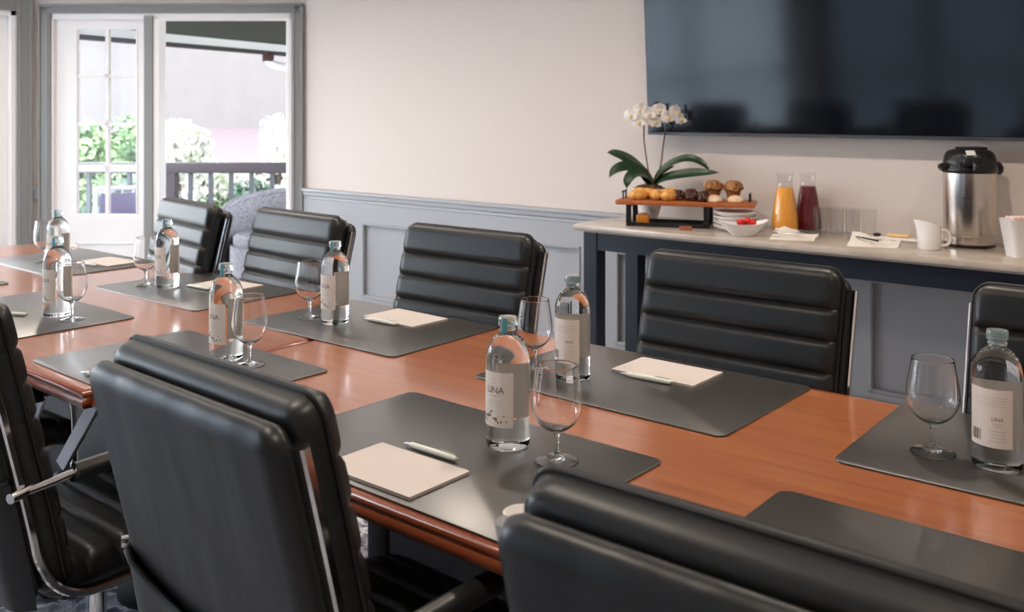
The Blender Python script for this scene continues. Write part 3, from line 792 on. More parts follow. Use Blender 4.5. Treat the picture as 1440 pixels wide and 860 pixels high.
def make_chair():
    t = thing('conference_chair', 'x', 'chair', group='black leather conference chairs around the table')
    L = .57; ribs = [L-.088-.068*k for k in range(8) if L-.088-.068*k > .03]
    pad = cushion(.500, L, .036, back_line(.020), .026, .040, ribs, .32, .022, puff=.10, per=14).build('back_pad', 'black_leather', t, smooth=80)
    # dark piping around the pad
    pts = []; pth = back_line(.024)
    def rim(sx):
        o = []
        for k in range(90):
            s = L*(.5-.5*math.cos(PI*k/89)); e = min(s, L-s); hw = .500/2 - (.036 - math.sqrt(max(0, .036**2-(.036-e)**2)) if e < .036 else 0)
            c_, n_ = pth(s); o.append(Vector((sx*hw, c_[0]-.004, c_[1]-.0005)))
        return o
    l_ = rim(1); r_ = rim(-1)
    MB().tube(l_ + list(reversed(r_)), .0045, 8, closed=True).build('piping', 'black_piping', pad)
    shell = cushion(.500, .558, .036, back_line(-.038), .016, .024, (), 0, .030, puff=.0, per=44).build('back_shell', 'slack_leather', t, smooth=80)
    # slack leather pocket wrapped around the lower back
    pth2 = back_line(-.072)
    def flap(i, j):
        u = -1 + 2*i/24; top = .200 + .065*abs(u)**2.2; s = .0 + top*j/10
        c_, n_ = pth2(s); k = max(0, abs(u)-.86)/.14
        return Vector((u*.254, c_[0] + .034*k*k - .006*math.sin(PI*j/10)*(1-k), c_[1]))
    w = MB(); w.grid(flap, 25, 11)
    pk = w.build('back_pocket', 'slack_leather', t, smooth=80)
    MB().tube([flap(i, 10) for i in range(25)], .0055, 8).build('pocket_hem', 'black_piping', pk)
    def spath(s):
        y = -.215 + s; k = s/.48
        z = .440 + .010*math.sin(PI*k) - (.03*max(0, (k-.75)/.25)**2)
        return (y, z), (0, 1)
    cushion(.485, .48, .055, spath, .045, .03, [.075+.068*k for k in range(6)], .35, .03, puff=.06).build('seat', 'black_leather', t, smooth=80)
    MB().box(-.17, .17, -.16, .18, .375, .412, .01).build('seat_plate', 'black_plastic', t, smooth=30)
    for sx in (-1, 1):
        x = sx*.2540
        pts = []
        b = back_line(-.024)
        for k in range(14):
            s = .530 - (.530-.10)*k/13; pts.append((x, b(s)[0][0], b(s)[0][1]))
        y0, z0 = pts[-1][1], pts[-1][2]
        pts += [(x, y, z) for y, z in ((y0+.012, z0-.030), (y0+.026, z0-.056), (y0+.050, z0-.080), (y0+.082, z0-.096), (y0+.12, z0-.102), (y0+.2, z0-.1), (y0+.30, z0-.098), (y0+.40, z0-.098))]
        pts = spline(pts, 3)
        f = MB().tube(pts, 0, flat=(.016, .026), up=(1, 0, 0)).build('side_frame', 'chrome', t, smooth=40)
        # arm: chrome stub, rod and padded sleeve, then down to the seat rail
        ax = sx*.272
        yb, zb = b(.235)[0]
        MB().tube([(ax-sx*.004, yb+.012, zb+.001), (ax+sx*.004, yb-.01, zb), (ax+sx*.012, yb-.030, zb)], .0095, 14).build('arm_clamp', 'chrome', f)
        arm = MB().tube(spline([(ax, yb, zb), (ax, yb+.05, zb+.004), (ax, yb+.11, zb+.010), (ax, yb+.29, zb+.012), (ax, yb+.335, zb-.008), (ax, yb+.35, zb-.06), (ax-sx*.008, yb+.345, zb-.20), (x, yb+.335, z0-.098)], 5), .0085, 10).build('armrest', 'chrome', t)
        MB().tube(spline([(ax, yb+.095, zb+.009), (ax, yb+.10, zb+.010), (ax, yb+.18, zb+.013), (ax, yb+.26, zb+.013), (ax, yb+.265, zb+.012)], 4), [.012] + [.0185]*15 + [.012], 16).build('arm_pad', 'black_leather', arm)
    MB().lathe([(0, .075), (.030, .075), (.030, .20), (.026, .205), (.0185, .21), (.0185, .375), (0, .375)], 28).build('gas_column', 'chrome', t)
    MB().lathe([(0, .06), (.034, .06), (.046, .075), (.046, .10), (.036, .12), (.0, .12)], 28).build('hub', 'chrome', t)
    for k in range(5):
        a = R(90 + 72*k + 18); dx, dy = math.cos(a), math.sin(a)
        lg = MB().tube([(dx*.035, dy*.035, .092), (dx*.16, dy*.16, .082), (dx*.29, dy*.29, .066)], 0, flat=(.042, .024), up=(0, 0, 1)).build('base_leg', 'chrome', t)
        w = MB(); sdx, sdy = -dy, dx
        for q in (-1, 1):
            c_ = Vector((dx*.285 + q*sdx*.012, dy*.285 + q*sdy*.012, .0265))
            e_ = Vector((sdx, sdy, 0))*.008
            w.tube([c_-e_, c_-e_*.8, c_+e_*.8, c_+e_], [.022, .026, .026, .022], 20)
        w.tube([(dx*.285, dy*.285, .03), (dx*.285, dy*.285, .06)], .007, 8)
        w.build('caster', 'black_plastic', lg)
    return t
C0 = make_chair()
chairs = [
 ('large black leather conference chair seen from behind, near left of centre', -1.160, 1.062, -2),
 ('black leather conference chair seen from behind at the bottom right, nearest the camera', -.337, 1.050, 0),
 ('black leather conference chair seen side-on at the left edge', -2.052, 1.030, 0),
 ('black leather conference chair on the near side beyond the left edge, reflected in the screen', -2.90, 1.03, 2),
 ('farthest black leather conference chair on the near side, reflected in the screen', -3.76, 1.03, -2),
 ('ribbed black leather conference chair right of centre in front of the navy console', -1.015, 1.775, 180),
 ('ribbed black leather conference chair in the middle, left of the navy console', -1.895, 1.785, 181),
 ('ribbed black leather conference chair in front of the grey wicker armchair', -2.700, 1.760, 177),
 ('farthest ribbed black leather conference chair, in front of the doorway mullion', -3.390, 1.745, 171),
 ('ribbed black leather conference chair cut off by the right edge', -.255, 1.795, 180)]
for i, (lab, x, y, a) in enumerate(chairs):
    o = C0 if i == 0 else copy_tree(C0)
    place(o, (x, y, 0), R(a), lab)

# ------------------------------------------------------------------ console and everything on it
CX0, CX1, CY0, CY1, CZ = -2.584, .30, 3.568, 4.040, .83
co = thing('console_table', 'navy console table with a beige stone top under the wall screen', 'console', (CX0, CY0, 0))
MB().box(0, CX1-CX0, 0, CY1-CY0, CZ-.024, CZ, .003, 2).build('stone_top', 'stone_top', co, smooth=30)
MB().box(.006, CX1-CX0-.006, .006, CY1-CY0-.004, CZ-.032, CZ-.024).build('top_edge', 'stone_edge', co, smooth=0)
w = MB(); x1, y1 = CX1-CX0-.04, CY1-CY0-.02
w.box(.045, x1-.005, .030, .055, CZ-.115, CZ-.031).box(.045, x1-.005, y1-.025, y1, CZ-.115, CZ-.031).box(.045, .07, .03, y1, CZ-.115, CZ-.031).box(x1-.03, x1-.005, .03, y1, CZ-.115, CZ-.031)
w.build('apron', 'navy_paint', co, smooth=0)
for px in (.040, x1-.075):
    for py in (.026, y1-.072): MB().box(px, px+.075, py, py+.075, 0, CZ-.03, .003, 1).build('leg', 'navy_paint', co, smooth=30)

# television
tv = thing('television', 'large black wall-mounted flat screen above the console', 'television', (-2.448+.95, YW-.070, 1.244), 0)
tv.rotation_euler = (R(3.75), 0, 0)
MB().box(-.95, .95, -.02, .02, 0, 1.075, .004, 2).build('housing', 'tv_bezel', tv, smooth=30)
MB().box(-.943, .943, -.0225, -.019, .014, 1.068).build('screen', 'tv_screen', tv, smooth=0)
MB().box(-.951, .951, -.024, .018, -.003, .010, .002, 1).build('bottom_trim', 'tv_trim', tv, smooth=30)
MB().box(-.25, .25, .018, .056, .0, .35).build('wall_bracket', 'dark_metal', tv, smooth=0)

# riser tray
TA = R(22)
tr = thing('riser_tray', 'long reddish wooden serving board raised on a black metal stand', 'serving tray', (-2.14, 3.837, CZ), TA)
BZ = .098
MB().box(-.31, .31, -.10, .10, BZ, BZ+.020, .004, 2).build('board', 'tray_wood', tr, smooth=30)
for sx in (-1, 1):
    w = MB()
    w.tube([(sx*.285, -.045, BZ+.055), (sx*.285, .045, BZ+.055)], .005, 8).tube([(sx*.285, -.035, BZ+.018), (sx*.285, -.035, BZ+.055)], .004, 8).tube([(sx*.285, .035, BZ+.018), (sx*.285, .035, BZ+.055)], .004, 8)
    w.build('handle', 'dark_metal', tr)
    w = MB()
    lx = -.25 if sx < 0 else .10
    for yy in (-.085, .085): w.box(lx-.012, lx+.012, yy-.004, yy+.004, 0, BZ)
    w.box(lx-.012, lx+.012, -.085, .085, 0, .008).box(lx-.012, lx+.012, -.085, .085, BZ-.008, BZ)
    w.build('stand_leg', 'dark_metal', tr, smooth=0)
w = MB()
for yy in (-.085, .085): w.box(-.25, .10, yy-.004, yy+.004, 0, .018)
w.build('stand_rail', 'dark_metal', tr, smooth=0)
def on_tray(x, y, dz=0.):
    v = Matrix.Rotation(TA, 3, 'Z') @ Vector((x, y, 0)); return (-2.14+v.x, 3.837+v.y, CZ+BZ+.0205+dz)
def make_croissant():
    n = 28; pts, rad = [], []
    for k in range(n+1):
        a = R(-100 + 200*k/n); pts.append((.042*math.sin(a), .030*(1-math.cos(a))-.02, .021))
        t = abs(2*k/n-1); rad.append((.0245*(1-t**2.0)**.8 + .003) * (1 - .16*(k % 4 == 0)))
    o = MB().tube(pts, rad, 16).build('croissant', 'croissant', smooth=60)
    return o
K0 = make_croissant(); KS = [(-.222, -.035, 62), (-.168, .045, -30), (-.152, -.040, 118), (-.084, -.030, 75), (-.088, .050, 150), (-.236, .046, 120)]
for i, (x, y, a) in enumerate(KS):
    o = K0
    if i: o = K0.copy(); COL.objects.link(o)
    place(o, on_tray(x, y, -.0), TA + R(a)); tag(o, ['croissant at the left end of the wooden tray', 'croissant second from the left at the back of the tray', 'croissant at the front of the tray, second from the left', 'croissant beside the chocolate pastries on the tray', 'croissant behind the others, next to the chocolate pastries', 'croissant at the back left corner of the tray'][i], 'croissant', 'croissants on the wooden tray')
D0_ = None
for i, (x, y, lab) in enumerate(((-.035, -.02, 'dark chocolate pastry beside the croissants'), (.030, -.03, 'dark chocolate pastry in the middle of the tray front'), (.015, .045, 'dark chocolate pastry at the back of the tray middle'), (.085, -.055, 'dark chocolate pastry in front of the left muffin'))):
    if D0_ is None:
        w = MB(); w.blob((0, 0, .018), .032, .026, .026, 4, .35, 2.6, 9, flat_bottom=-.018)
        for k in range(4): w.tube(spline([(-.026+.012*k, -.020, .014), (-.020+.012*k, -.004, .043), (-.014+.012*k, .018, .020)], 5), .0055, 8)
        D0_ = o = w.build('chocolate_pastry', 'chocolate', smooth=60)
    else: o = D0_.copy(); COL.objects.link(o)
    place(o, on_tray(x, y, .001), R(30*i)); tag(o, lab, 'pastry', 'chocolate pastries on the wooden tray')
def make_muffin():
    t = thing('muffin', 'x', 'muffin', group='muffins on the wooden tray')
    MB().lathe([(0, 0), (.022, 0)] + [(.022+.010*k/6, .042*k/6) for k in range(1, 7)] + [(.026, .045), (0, .046)], 36).build('paper_cup', 'muffin_paper', t, smooth=30)
    MB().blob((0, 0, .052), .040, .040, .028, 4, .22, 3.2, 3.1, flat_bottom=-.012).build('muffin_top', 'muffin', t, smooth=60)
    return t
M0 = make_muffin()
for i, (x, y, a, lab) in enumerate(((.118, .035, 0, 'browned muffin standing left behind the pale rolls'), (.208, .030, 80, 'browned muffin standing at the right end of the tray'))):
    o = M0 if i == 0 else copy_tree(M0); place(o, on_tray(x, y), R(a), lab); o.scale = (1.1, 1.1, 1.15)
L0 = None
for i, (x, y, lab) in enumerate(((.130, -.050, 'pale bread roll in front of the left muffin'), (.225, -.045, 'pale bread roll in front of the right muffin'))):
    if L0 is None: L0 = o = MB().blob((0, 0, .008), .037, .030, .022, 4, .08, 3, 1.3, flat_bottom=-.008).build('bread_roll', 'roll_dough', smooth=60)
    else: o = L0.copy(); COL.objects.link(o)
    place(o, on_tray(x, y, .0005), TA + R(20*i)); tag(o, lab, 'bread roll', 'bread rolls on the wooden tray')
# honey jar under the tray
v = Matrix.Rotation(TA, 3, 'Z') @ Vector((-.190, -.045, 0))
hj = thing('honey_jar', 'small square amber jar under the left end of the wooden tray', 'jar', (-2.14+v.x, 3.837+v.y, CZ+.0005), TA)
MB().prism(rrect(.056, .05, .008), 0, .050, .004).build('jar_body', 'honey', hj, smooth=40)
MB().lathe([(0, .050), (.019, .050), (.019, .058), (0, .059)], 24).build('lid', 'honey', hj)
# copper tag on the stone top
tg = MB().box(-.028, .028, -.004, .004, 0, .018, .002, 1).build('copper_tag', 'tag_copper', smooth=30)
place(tg, (-2.060, 3.690, CZ+.0003), R(30)); tag(tg, 'small copper tag standing on the stone top in front of the tray', 'tag')
# plates
pl0 = None
for k in range(4):
    if pl0 is None:
        pl0 = o = MB().lathe([(0, 0), (.060, 0), (.066, .003), (.098, .016), (.1005, .0185), (.0985, .0200), (.066, .0075), (0, .0055)], 48).build('side_plate', 'white_ceramic', smooth=50)
    else: o = pl0.copy(); COL.objects.link(o)
    place(o, (-1.888, 3.822, CZ+.0005+.020*k), .3*k); o.scale = (.95, .95, 1.25)
    tag(o, ['white side plate at the bottom of the stack beside the tray', 'white side plate second from the bottom of the stack', 'white side plate second from the top of the stack', 'white side plate on top of the stack beside the tray'][k], 'plate', 'stacked white side plates')
# boat-shaped bowl with fruit
bw = thing('boat_bowl', 'white boat-shaped bowl of fruit in front of the plates', 'bowl', (-1.778, 3.672, CZ+.0003), CAM_YAW)
w = MB(); nu = 48
def boat(i, r, z, up):
    a = 2*PI*i/nu; cx, cy = math.cos(a), math.sin(a)
    return Vector((.108*r*cx, .058*r*cy, z + up*abs(cx)**3))
prof = [(0.001, .003, 0), (.35, 0, 0), (.42, .0, 0), (.46, .004, 0), (.66, .020, .004), (.88, .040, .012), (1, .052, .018), (.965, .053, .018), (.84, .042, .012), (.62, .024, .004), (.40, .010, 0), (.001, .008, 0)]
w.grid(lambda i, j: boat(i, *prof[j]), nu, len(prof), closed_u=True)
w.build('bowl_shell', 'white_ceramic', bw, smooth=60)
fr = MB()
for k in range(12):
    q = random.Random(k); fr.blob((q.uniform(-.055, .055), q.uniform(-.022, .022), .034+q.uniform(0, .008)), .012, .012, .010, 2, .1, 3, k)
fo = fr.build('berry_heap', 'berries'); fo.location = bw.location; fo.rotation_euler = bw.rotation_euler
tag(fo, 'dark berries and leaves filling the white boat-shaped bowl', 'fruit', kind='stuff')
sb0 = None
for k, (x, y, z, lab) in enumerate(((-.012, -.004, .058, 'left red strawberry on top of the fruit bowl'), (.018, .002, .062, 'middle red strawberry on top of the fruit bowl'), (.040, -.004, .056, 'right red strawberry on top of the fruit bowl'))):
    v = Matrix.Rotation(CAM_YAW, 3, 'Z') @ Vector((x, y, z))
    if sb0 is None: sb0 = o = MB().blob((0, 0, 0), .017, .015, .015, 3, .06, 4, 2).build('strawberry', 'strawberry', smooth=60)
    else: o = sb0.copy(); COL.objects.link(o)
    place(o, (bw.location.x+v.x, bw.location.y+v.y, bw.location.z+v.z), k); tag(o, lab, 'strawberry', 'strawberries in the boat-shaped bowl')
# carafes
def carafe(label, x, y, juice, level, dz=0.):
    t = thing('juice_carafe', label, 'carafe', (x, y, CZ+.0005), 0, 'glass juice carafes')
    o = [(0, 0), (.055, 0), (.060, .004), (.061, .012), (.058, .05), (.052, .10), (.044, .15), (.036, .190), (.0325, .215), (.0345, .240), (.038, .256)]
    i = [(.0365, .256), (.033, .240), (.031, .215), (.0345, .190), (.0425, .15), (.0505, .10), (.0565, .05), (.0590, .012), (.055, .008), (0, .007)]
    MB().lathe([o[0]] + sm(o[1:], 4) + sm(i[:-1], 4) + [i[-1]], 48).build('glass_body', 'thin_glass', t, smooth=60)
    jp = [(0, .0075), (.0548, .0085), (.0586, .0125), (.0562, .05), (.0502, .10), (.0422, .15), (.0342, .190)]
    jp = [(r_, z_) for r_, z_ in jp if z_ <= level]; jp += [(jp[-1][0]-.002, level), (0, level)]
    MB().lathe(jp, 44).build('juice', juice, t, smooth=60); t.scale = (.97, .97, 1)
    return t
carafe('glass carafe of orange juice beside the fruit bowl', -1.700, 3.915, 'orange_juice', .192)
carafe('glass carafe of dark red juice behind the orange juice', -1.640, 4.022, 'red_juice', .196)
# tumblers
T0 = None
tl = [(-1.528, 3.880, 'glass tumbler in the front row, nearest the juice carafes'), (-1.462, 3.884, 'glass tumbler second in the front row from the carafes'), (-1.396, 3.888, 'glass tumbler at the right end of the front row'), (-1.552, 3.952, 'glass tumbler in the back row, nearest the juice carafes'), (-1.486, 3.956, 'glass tumbler second in the back row from the carafes'), (-1.420, 3.960, 'glass tumbler third in the back row from the carafes'), (-1.354, 3.964, 'glass tumbler at the right end of the back row')]
for x, y, lab in tl:
    if T0 is None:
        T0 = o = MB().lathe(hold([(0, 0), (.0255, 0), (.027, .003), (.0300, .118), (.0294, .1188), (.0288, .118), (.0258, .012), (.022, .009), (0, .009)]), 48).build('glass_tumbler', 'thin_glass', smooth=60)
    else: o = T0.copy(); COL.objects.link(o)
    place(o, (x, y, CZ+.0005)); tag(o, lab, 'tumbler', 'glass tumblers on the console')
# napkins with tongs / clips
def napkin(label, x, y, a, w_, d_, sd):
    mb = MB(); q = random.Random(sd); n = 14
    def top(i, j, dz):
        u, v = i/n-.5, j/n-.5
        h = .003 + .036*max(0, .5-abs(u+v*.4))*abs(math.sin(4*u+1+sd))*(.5+v) + .016*max(0, noise.noise(Vector((u*5, v*5, sd)))) + .05*max(0, abs(u-.2)-.1)*max(0, .3+v)
        return Vector((u*w_ + .15*v*w_, v*d_, (h if dz else .0004)))
    mb.grid(lambda i, j: top(i, j, 1), n+1, n+1).grid(lambda i, j: top(i, j, 0), n+1, n+1)
    e = [(i, 0) for i in range(n)] + [(n, j) for j in range(n)] + [(n-i, n) for i in range(n)] + [(0, n-j) for j in range(n)]
    bm = mb.bm
    for (i, j), (k, l) in zip(e, e[1:]+e[:1]):
        bm.faces.new([bm.verts.new(top(i, j, 1)), bm.verts.new(top(k, l, 1)), bm.verts.new(top(k, l, 0)), bm.verts.new(top(i, j, 0))])
    bmesh.ops.remove_doubles(bm, verts=bm.verts, dist=1e-6)
    o = mb.build('folded_napkin', 'napkin', smooth=60); place(o, (x, y, CZ+.0004), R(a)); tag(o, label, 'napkin', 'folded napkins on the console'); return o
napkin('folded white napkin carrying metal tongs in front of the carafes', -1.585, 3.745, 24, .175, .17, 1)
napkin('folded white napkin carrying a dark-handled spoon, left of the creamer', -1.265, 3.765, 22, .185, .19, 2)
tn = thing('serving_tongs', 'metal serving tongs lying on the napkin by the carafes', 'tongs', (-1.590, 3.705, CZ+.024), R(35))
for s_ in (-1, 1):
    MB().tube(spline([(.06, 0, 0), (.02, s_*.010, .001), (-.03, s_*.014, .001), (-.055, s_*.012, 0)]), [.0030]*20 + [.0030]*4 + [.004], 8).build('arm', 'satin_steel', tn)
    MB().blob((-.058, s_*.011, .0), .013, .008, .003, 2).build('paddle', 'satin_steel', tn)
sp = thing('serving_spoon', 'dark-handled serving spoon on the napkin left of the creamer', 'spoon', (-1.275, 3.728, CZ+.024), R(150))
MB().tube([(-.05, 0, 0), (.04, 0, .002)], [.004, .003], 8).build('handle', 'black_plastic', sp)
MB().blob((.055, 0, .002), .018, .011, .004, 2).build('bowl', 'satin_steel', sp)
ck = MB().blob((0, 0, .006), .016, .010, .008, 3, .2, 4, 2).build('dark_clip', 'black_plastic', smooth=60)
place(ck, (-1.272, 3.812, CZ+.028), .4); tag(ck, 'small black clip resting on the napkin left of the creamer', 'clip')
# long white platter at the back with cheese pieces
pf = thing('serving_platter', 'low white platter against the wall between tumblers and creamer', 'platter', (-1.235, 3.975, CZ+.0004), R(0))
MB().prism(rrect(.30, .10, .012), 0, .010, .003).build('plate', 'white_ceramic', pf, smooth=30)
ch = MB().prism(rrect(.09, .03, .008), 0, .012, .004).build('cheese_slice', 'cheese', smooth=30)
place(ch, (-1.24, 3.975, CZ+.0112), R(5)); tag(ch, 'yellowish slice of cheese on the low white platter', 'cheese')
# creamer pitcher
cr = thing('creamer_pitcher', 'white creamer pitcher left of the steel coffee dispenser', 'pitcher', (-1.063, 3.769, CZ+.0005), CAM_YAW); cr.scale = (1.1, 1.1, 1.05)
w = MB(); nu = 40
def pit(i, r, z, tip):
    a = 2*PI*i/nu; cx, cy = math.cos(a), math.sin(a)
    k = max(0, -cx)**6
    sx = r*(1 + .42*tip*k)
    sl = tip*(.012*(-cx))
    return Vector((sx*cx, r*cy, z + sl))
pp = [(.001, .0, 0), (.036, 0, 0), (.038, .003, 0), (.0385, .05, 0), (.0385, .075, .3), (.0385, .096, 1), (.0365, .0965, 1), (.0360, .074, .3), (.0355, .05, 0), (.035, .008, 0), (.001, .006, 0)]
w.grid(lambda i, j: pit(i, *pp[j]), nu, len(pp), closed_u=True)
w.build('body', 'white_ceramic', cr, smooth=60)
MB().tube(spline([(.036, 0, .066), (.056, 0, .068), (.072, 0, .046), (.066, 0, .018), (.036, 0, .012)]), .0055, 10).build('handle', 'white_ceramic', cr)
# airpot
ap = thing('coffee_airpot', 'tall stainless steel pump coffee dispenser with black lid', 'coffee dispenser', (-.968, 3.965, CZ+.0005), CAM_YAW)
MB().lathe([(0, 0), (.090, 0), (.092, .004), (.092, .012), (.0, .012)], 56).build('base_ring', 'black_plastic', ap)
MB().lathe([(0, .010), (.0895, .010), (.0905, .014), (.0905, .040), (.093, .043), (.094, .048), (.0965, .272), (.0965, .285), (.094, .287), (0, .287)], 72).build('steel_body', 'brushed_steel', ap, smooth=35)
LZ = lambda q: [(r_, .285 + (z_-.268)*.84) for r_, z_ in q]
MB().lathe(LZ([(0, .268), (.096, .268), (.0985, .273), (.0985, .292), (.095, .298), (.095, .318), (.091, .345), (.084, .362), (.072, .372), (.045, .378), (0, .379)]), 56).build('lid', 'black_plastic', ap, smooth=40)
w = MB(); w.prism(rrect(.075, .05, .012), .0, .035, .006, M=Matrix.Translation((-.035, -.085, .315))); w.tube([(-.035, -.105, .328), (-.035, -.122, .315), (-.035, -.122, .298)], .011, 12)
w.build('spout', 'black_plastic', ap, smooth=40)
MB().box(-.040, .052, -.040, .040, .374, .385, .005, 2).build('pump_lever', 'black_plastic', ap, smooth=30)
w = MB(); w.tube(spline([(-.096, .01, .300), (-.110, .005, .308), (-.112, -.02, .313)]), .012, 10)
w.build('handle_pivot', 'black_plastic', ap)
MB().tube(spline([(.092, 0, .318), (.112, 0, .317), (.122, 0, .304), (.119, 0, .288), (.100, 0, .287)]), .010, 10).build('carry_handle', 'black_plastic', ap)
MB().box(-.030, .004, -.003, .003, -.012, .012, .002, 1, M=Matrix.Translation((-.022, -.0815, .3640)) @ Matrix.Rotation(R(-40), 4, 'X')).build('lid_sticker', 'label_white', ap, smooth=30)
w = MB()
for k, (a0, a1) in enumerate(((-40, -37), (-35, -25))):
    w.grid(lambda i, j: Vector((.0958*math.sin(R(a0+(a1-a0)*i/4)), -.0958*math.cos(R(a0+(a1-a0)*i/4)), .190+(.005 if k == 0 else .0022)*j)), 5, 2)
w.build('body_badge', 'dark_metal', ap, recalc=False)
# sugar caddy at the right edge
sg = thing('sugar_caddy', 'white square tapered caddy of sugar packets at the right end of the console', 'sugar caddy', (-.752, 3.785, CZ+.0005), CAM_YAW); sg.scale = (1.2, 1.2, 1.05)
w = MB(); bm = w.bm
rings = []
for s_, z in ((.034, 0), (.050, .125), (.052, .128), (.049, .129), (.047, .125), (.033, .006)):
    rings.append([bm.verts.new((x*2*s_, y*2*s_*.9, z)) for x, y in rrect(1, 1, .18, 4)])
for A, B in zip(rings, rings[1:]):
    n = len(A)
    for i in range(n): bm.faces.new((A[i], A[(i+1) % n], B[(i+1) % n], B[i]))
bm.faces.new(list(reversed(rings[0]))); bm.faces.new(rings[-1])
w.build('caddy_body', 'white_ceramic', sg, smooth=40)
for k in range(6):
    x = -.030 + .012*k
    m_ = 'sugar_pink' if k % 3 != 1 else 'sugar_cream'
    o = MB().box(-.0028, .0028, -.030, .030, 0, .090, .0015, 1).build('sugar_packet', m_, smooth=30)
    v = Matrix.Rotation(CAM_YAW, 3, 'Z') @ Vector((x, 0, 0))
    place(o, (-.752+v.x, 3.785+v.y, CZ+.055), CAM_YAW)
    o.rotation_euler = (0, R(3*(k-2)), CAM_YAW)
    tag(o, ['pink', 'cream'][k % 3 == 1] + ' paper sugar packet standing in the white caddy', 'sugar packet', ('pink' if k % 3 != 1 else 'cream') + ' sugar packets in the caddy')

# ------------------------------------------------------------------ orchid
oc = thing('potted_orchid', 'white moth orchid in a white tapered pot behind the tray', 'orchid', (-2.400, 3.945, CZ+.0003), CAM_YAW)
MB().lathe([(0, 0), (.034, 0), (.037, .004), (.062, .085), (.078, .140), (.082, .150), (.080, .153), (.076, .150), (.070, .135), (0, .130)], 44).build('pot', 'white_pot', oc, smooth=50)
MB().blob((0, 0, .142), .070, .070, .032, 4, .25, 6, 1.0, flat_bottom=-.008).build('bark_mulch', 'bark', oc, smooth=60)
def leaf(pts, wd, twist=0.):
    pts = spline(pts, 7); n = len(pts); w = MB(); bm = w.bm
    lay = [[], []]
    for i, p in enumerate(pts):
        t = i/(n-1); k = wd * (math.sin(PI*min(1, .12+t*.9)) ** .6) * (1 if t < .8 else max(.05, (1-((t-.8)/.2)**2)) ** .5)
        tg_ = (pts[min(i+1, n-1)] - pts[max(i-1, 0)]).normalized()
        side = tg_.cross(Vector((0, 0, 1)))
        side = side.normalized() if side.length > .05 else Vector((0, 1, 0))
        side = Matrix.Rotation(twist, 3, tg_) @ side; up = side.cross(tg_).normalized()
        for L_, off in ((0, 0), (1, -.0022)):
            lay[L_].append([bm.verts.new(p + side*k*u + up*(abs(u)*k*.28 + off*(1-abs(u)*.8))) for u in (-1, -.66, -.33, 0, .33, .66, 1)])
    for L_ in (0, 1):
        for A, B in zip(lay[L_], lay[L_][1:]):
            for j in range(6): bm.faces.new((A[j], A[j+1], B[j+1], B[j]))
    for j in (0, 6):
        for i in range(n-1): bm.faces.new((lay[0][i][j], lay[0][i+1][j], lay[1][i+1][j], lay[1][i][j]))
    for i in (0, n-1):
        for j in range(6): bm.faces.new((lay[0][i][j], lay[0][i][j+1], lay[1][i][j+1], lay[1][i][j]))
    w.build('leaf', 'orchid_leaf', oc, smooth=70)
cr_ = (.012, 0, .165)
leaf([cr_, (-.03, .02, .225), (-.10, .03, .288), (-.165, .03, .318), (-.205, .03, .325)], .030, -.9)
leaf([cr_, (-.04, -.01, .230), (-.11, -.03, .258), (-.17, -.05, .245), (-.205, -.06, .205)], .030, -.9)
leaf([cr_, (-.03, -.04, .215), (-.085, -.07, .225), (-.118, -.09, .195), (-.125, -.10, .155)], .028, -.7)
leaf([cr_, (.05, -.03, .235), (.115, -.07, .285), (.18, -.11, .300), (.235, -.14, .275), (.262, -.15, .240)], .024, .8)
leaf([cr_, (.07, -.05, .205), (.15, -.12, .228), (.23, -.17, .238), (.300, -.20, .240)], .027, .9)
leaf([cr_, (.04, -.02, .215), (.08, -.03, .245), (.115, -.04, .262)], .016, .8)
def stem(pts):
    MB().tube(spline(pts, 8), .0035, 8).build('stem', 'orchid_stem', oc)
stem([(.010, .0, .16), (-.005, .01, .24), (-.020, .01, .34), (-.028, 0, .42), (-.020, -.01, .490), (.02, -.02, .525)])
stem([(.020, .0, .16), (.055, .01, .26), (.068, .01, .36), (.075, -.02, .44), (.085, -.05, .495), (.120, -.075, .520)])
FL0 = None
def make_flower():
    t = bpy.data.objects.new('flower', None)
    def petal(a, ln, wd, droop):
        w = MB(); n = 9
        def P(i, j):
            tt = i/n; k = wd*math.sin(PI*min(1, .10+.85*tt))**.8
            u = -1+2*j/6
            x, y = k*u, ln*tt
            z = droop*tt*tt - .12*k*abs(u)**2
            ca, sa = math.cos(a), math.sin(a)
            return Vector((x*ca - y*sa, -z, x*sa + y*ca))
        w.grid(P, n+1, 7)
        return w
    return petal
petal = make_flower()
flowers = [(-.092, -.02, .505, -20), (-.055, -.03, .475, -8), (-.045, .0, .530, 0), (-.010, -.04, .512, 5), (.020, -.03, .472, 12), (.045, -.02, .530, 10), (.075, -.08, .495, 22), (.110, -.09, .520, 30), (.132, -.10, .488, 42)]
fl_meshes = None
for x, y, z, yaw in flowers:
    if fl_meshes is None:
        w = MB()
        for a, ln, wd, dr in ((0, .026, .013, .10), (R(125), .025, .012, .10), (R(-125), .025, .012, .10)):
            b = petal(a, ln, wd, dr*.1).bm; me = bpy.data.meshes.new('p'); b.to_mesh(me); b.free(); w.bm.from_mesh(me); bpy.data.meshes.remove(me)
        for a in (R(62), R(-62)):
            b = petal(a, .029, .020, -.02*.1).bm; me = bpy.data.meshes.new('p'); b.to_mesh(me); b.free(); w.bm.from_mesh(me); bpy.data.meshes.remove(me)
        fo = w.build('flower', 'petal', oc, smooth=70, recalc=False); fl_meshes = fo
        lp = MB().blob((0, -.006, -.004), .006, .006, .008, 2, .2, 3).build('lip', 'petal_lip', fo)
        f = fo
    else: f = copy_tree(fl_meshes, oc)
    f.location = (x, y, z); f.rotation_euler = (R(-8), R(rnd.uniform(-15, 15)), R(yaw)); f.scale = (1.32,)*3

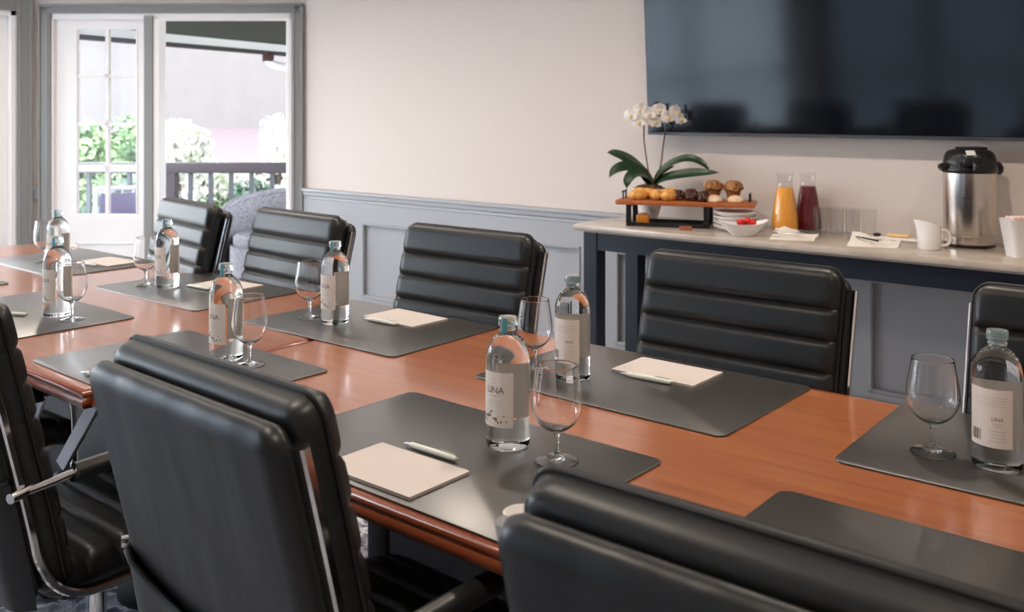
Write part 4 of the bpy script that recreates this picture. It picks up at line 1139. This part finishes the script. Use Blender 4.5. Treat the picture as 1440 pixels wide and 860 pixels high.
# ------------------------------------------------------------------ lights
def downlight(x, y, e):
    t = thing('ceiling_downlight', 'round recessed ceiling downlight', 'downlight', (x, y, CEIL-.0005), 0, 'ceiling downlights')
    MB().lathe([(.060, 0), (.085, 0), (.085, -.006), (.062, -.008), (.058, -.002)], 32).build('trim_ring', 'lamp_white', t)
    MB().lathe([(0, -.003), (.058, -.003)], 32).build('lens', 'lamp_glow', t, smooth=0)
    ld = bpy.data.lights.new('downlight_bulb', 'AREA'); ld.shape = 'DISK'; ld.size = .11; ld.energy = e; ld.color = (1, .87, .73); ld.spread = R(150)
    lo = bpy.data.objects.new('bulb', ld); COL.objects.link(lo); lo.parent = t; lo.location = (0, 0, -.012)
for x, y, e in ((-5.6, 1.6, 16), (-4.9, 2.4, 17), (-3.7, 2.4, 10), (-2.5, 2.5, 12), (-1.1, 2.5, 16), (.3, 2.5, 16), (-3.2, .5, 10), (-1.6, .4, 11), (0, .4, 12)):  # leftmost one is added to brighten the bay door
    downlight(x, y, e)
sun = bpy.data.lights.new('sun', 'SUN'); sun.energy = 6.0; sun.angle = R(1.0); sun.color = (1, .95, .88)
so = bpy.data.objects.new('sun', sun); COL.objects.link(so)
sd = Vector((-.62, .35, -.72)).normalized(); so.rotation_euler = sd.to_track_quat('-Z', 'Y').to_euler()
wd = bpy.data.worlds.new('world'); SC.world = wd; wd.use_nodes = True
nt = wd.node_tree; bg = nt.nodes['Background']
bg.inputs['Color'].default_value = (.86, .93, 1, 1); bg.inputs['Strength'].default_value = 13.6
SC.view_settings.view_transform = 'Standard'; SC.view_settings.look = 'None'
SC.view_settings.gamma = 1; SC.view_settings.use_curve_mapping = False
SC.view_settings.exposure = -0.02
SC.cycles.use_denoising = True
SC.cycles.max_bounces = 28; SC.cycles.transmission_bounces = 28; SC.cycles.transparent_max_bounces = 16; SC.cycles.diffuse_bounces = 5; SC.cycles.glossy_bounces = 6
SC.cycles.caustics_refractive = True; SC.cycles.caustics_reflective = True; SC.cycles.blur_glossy = .6
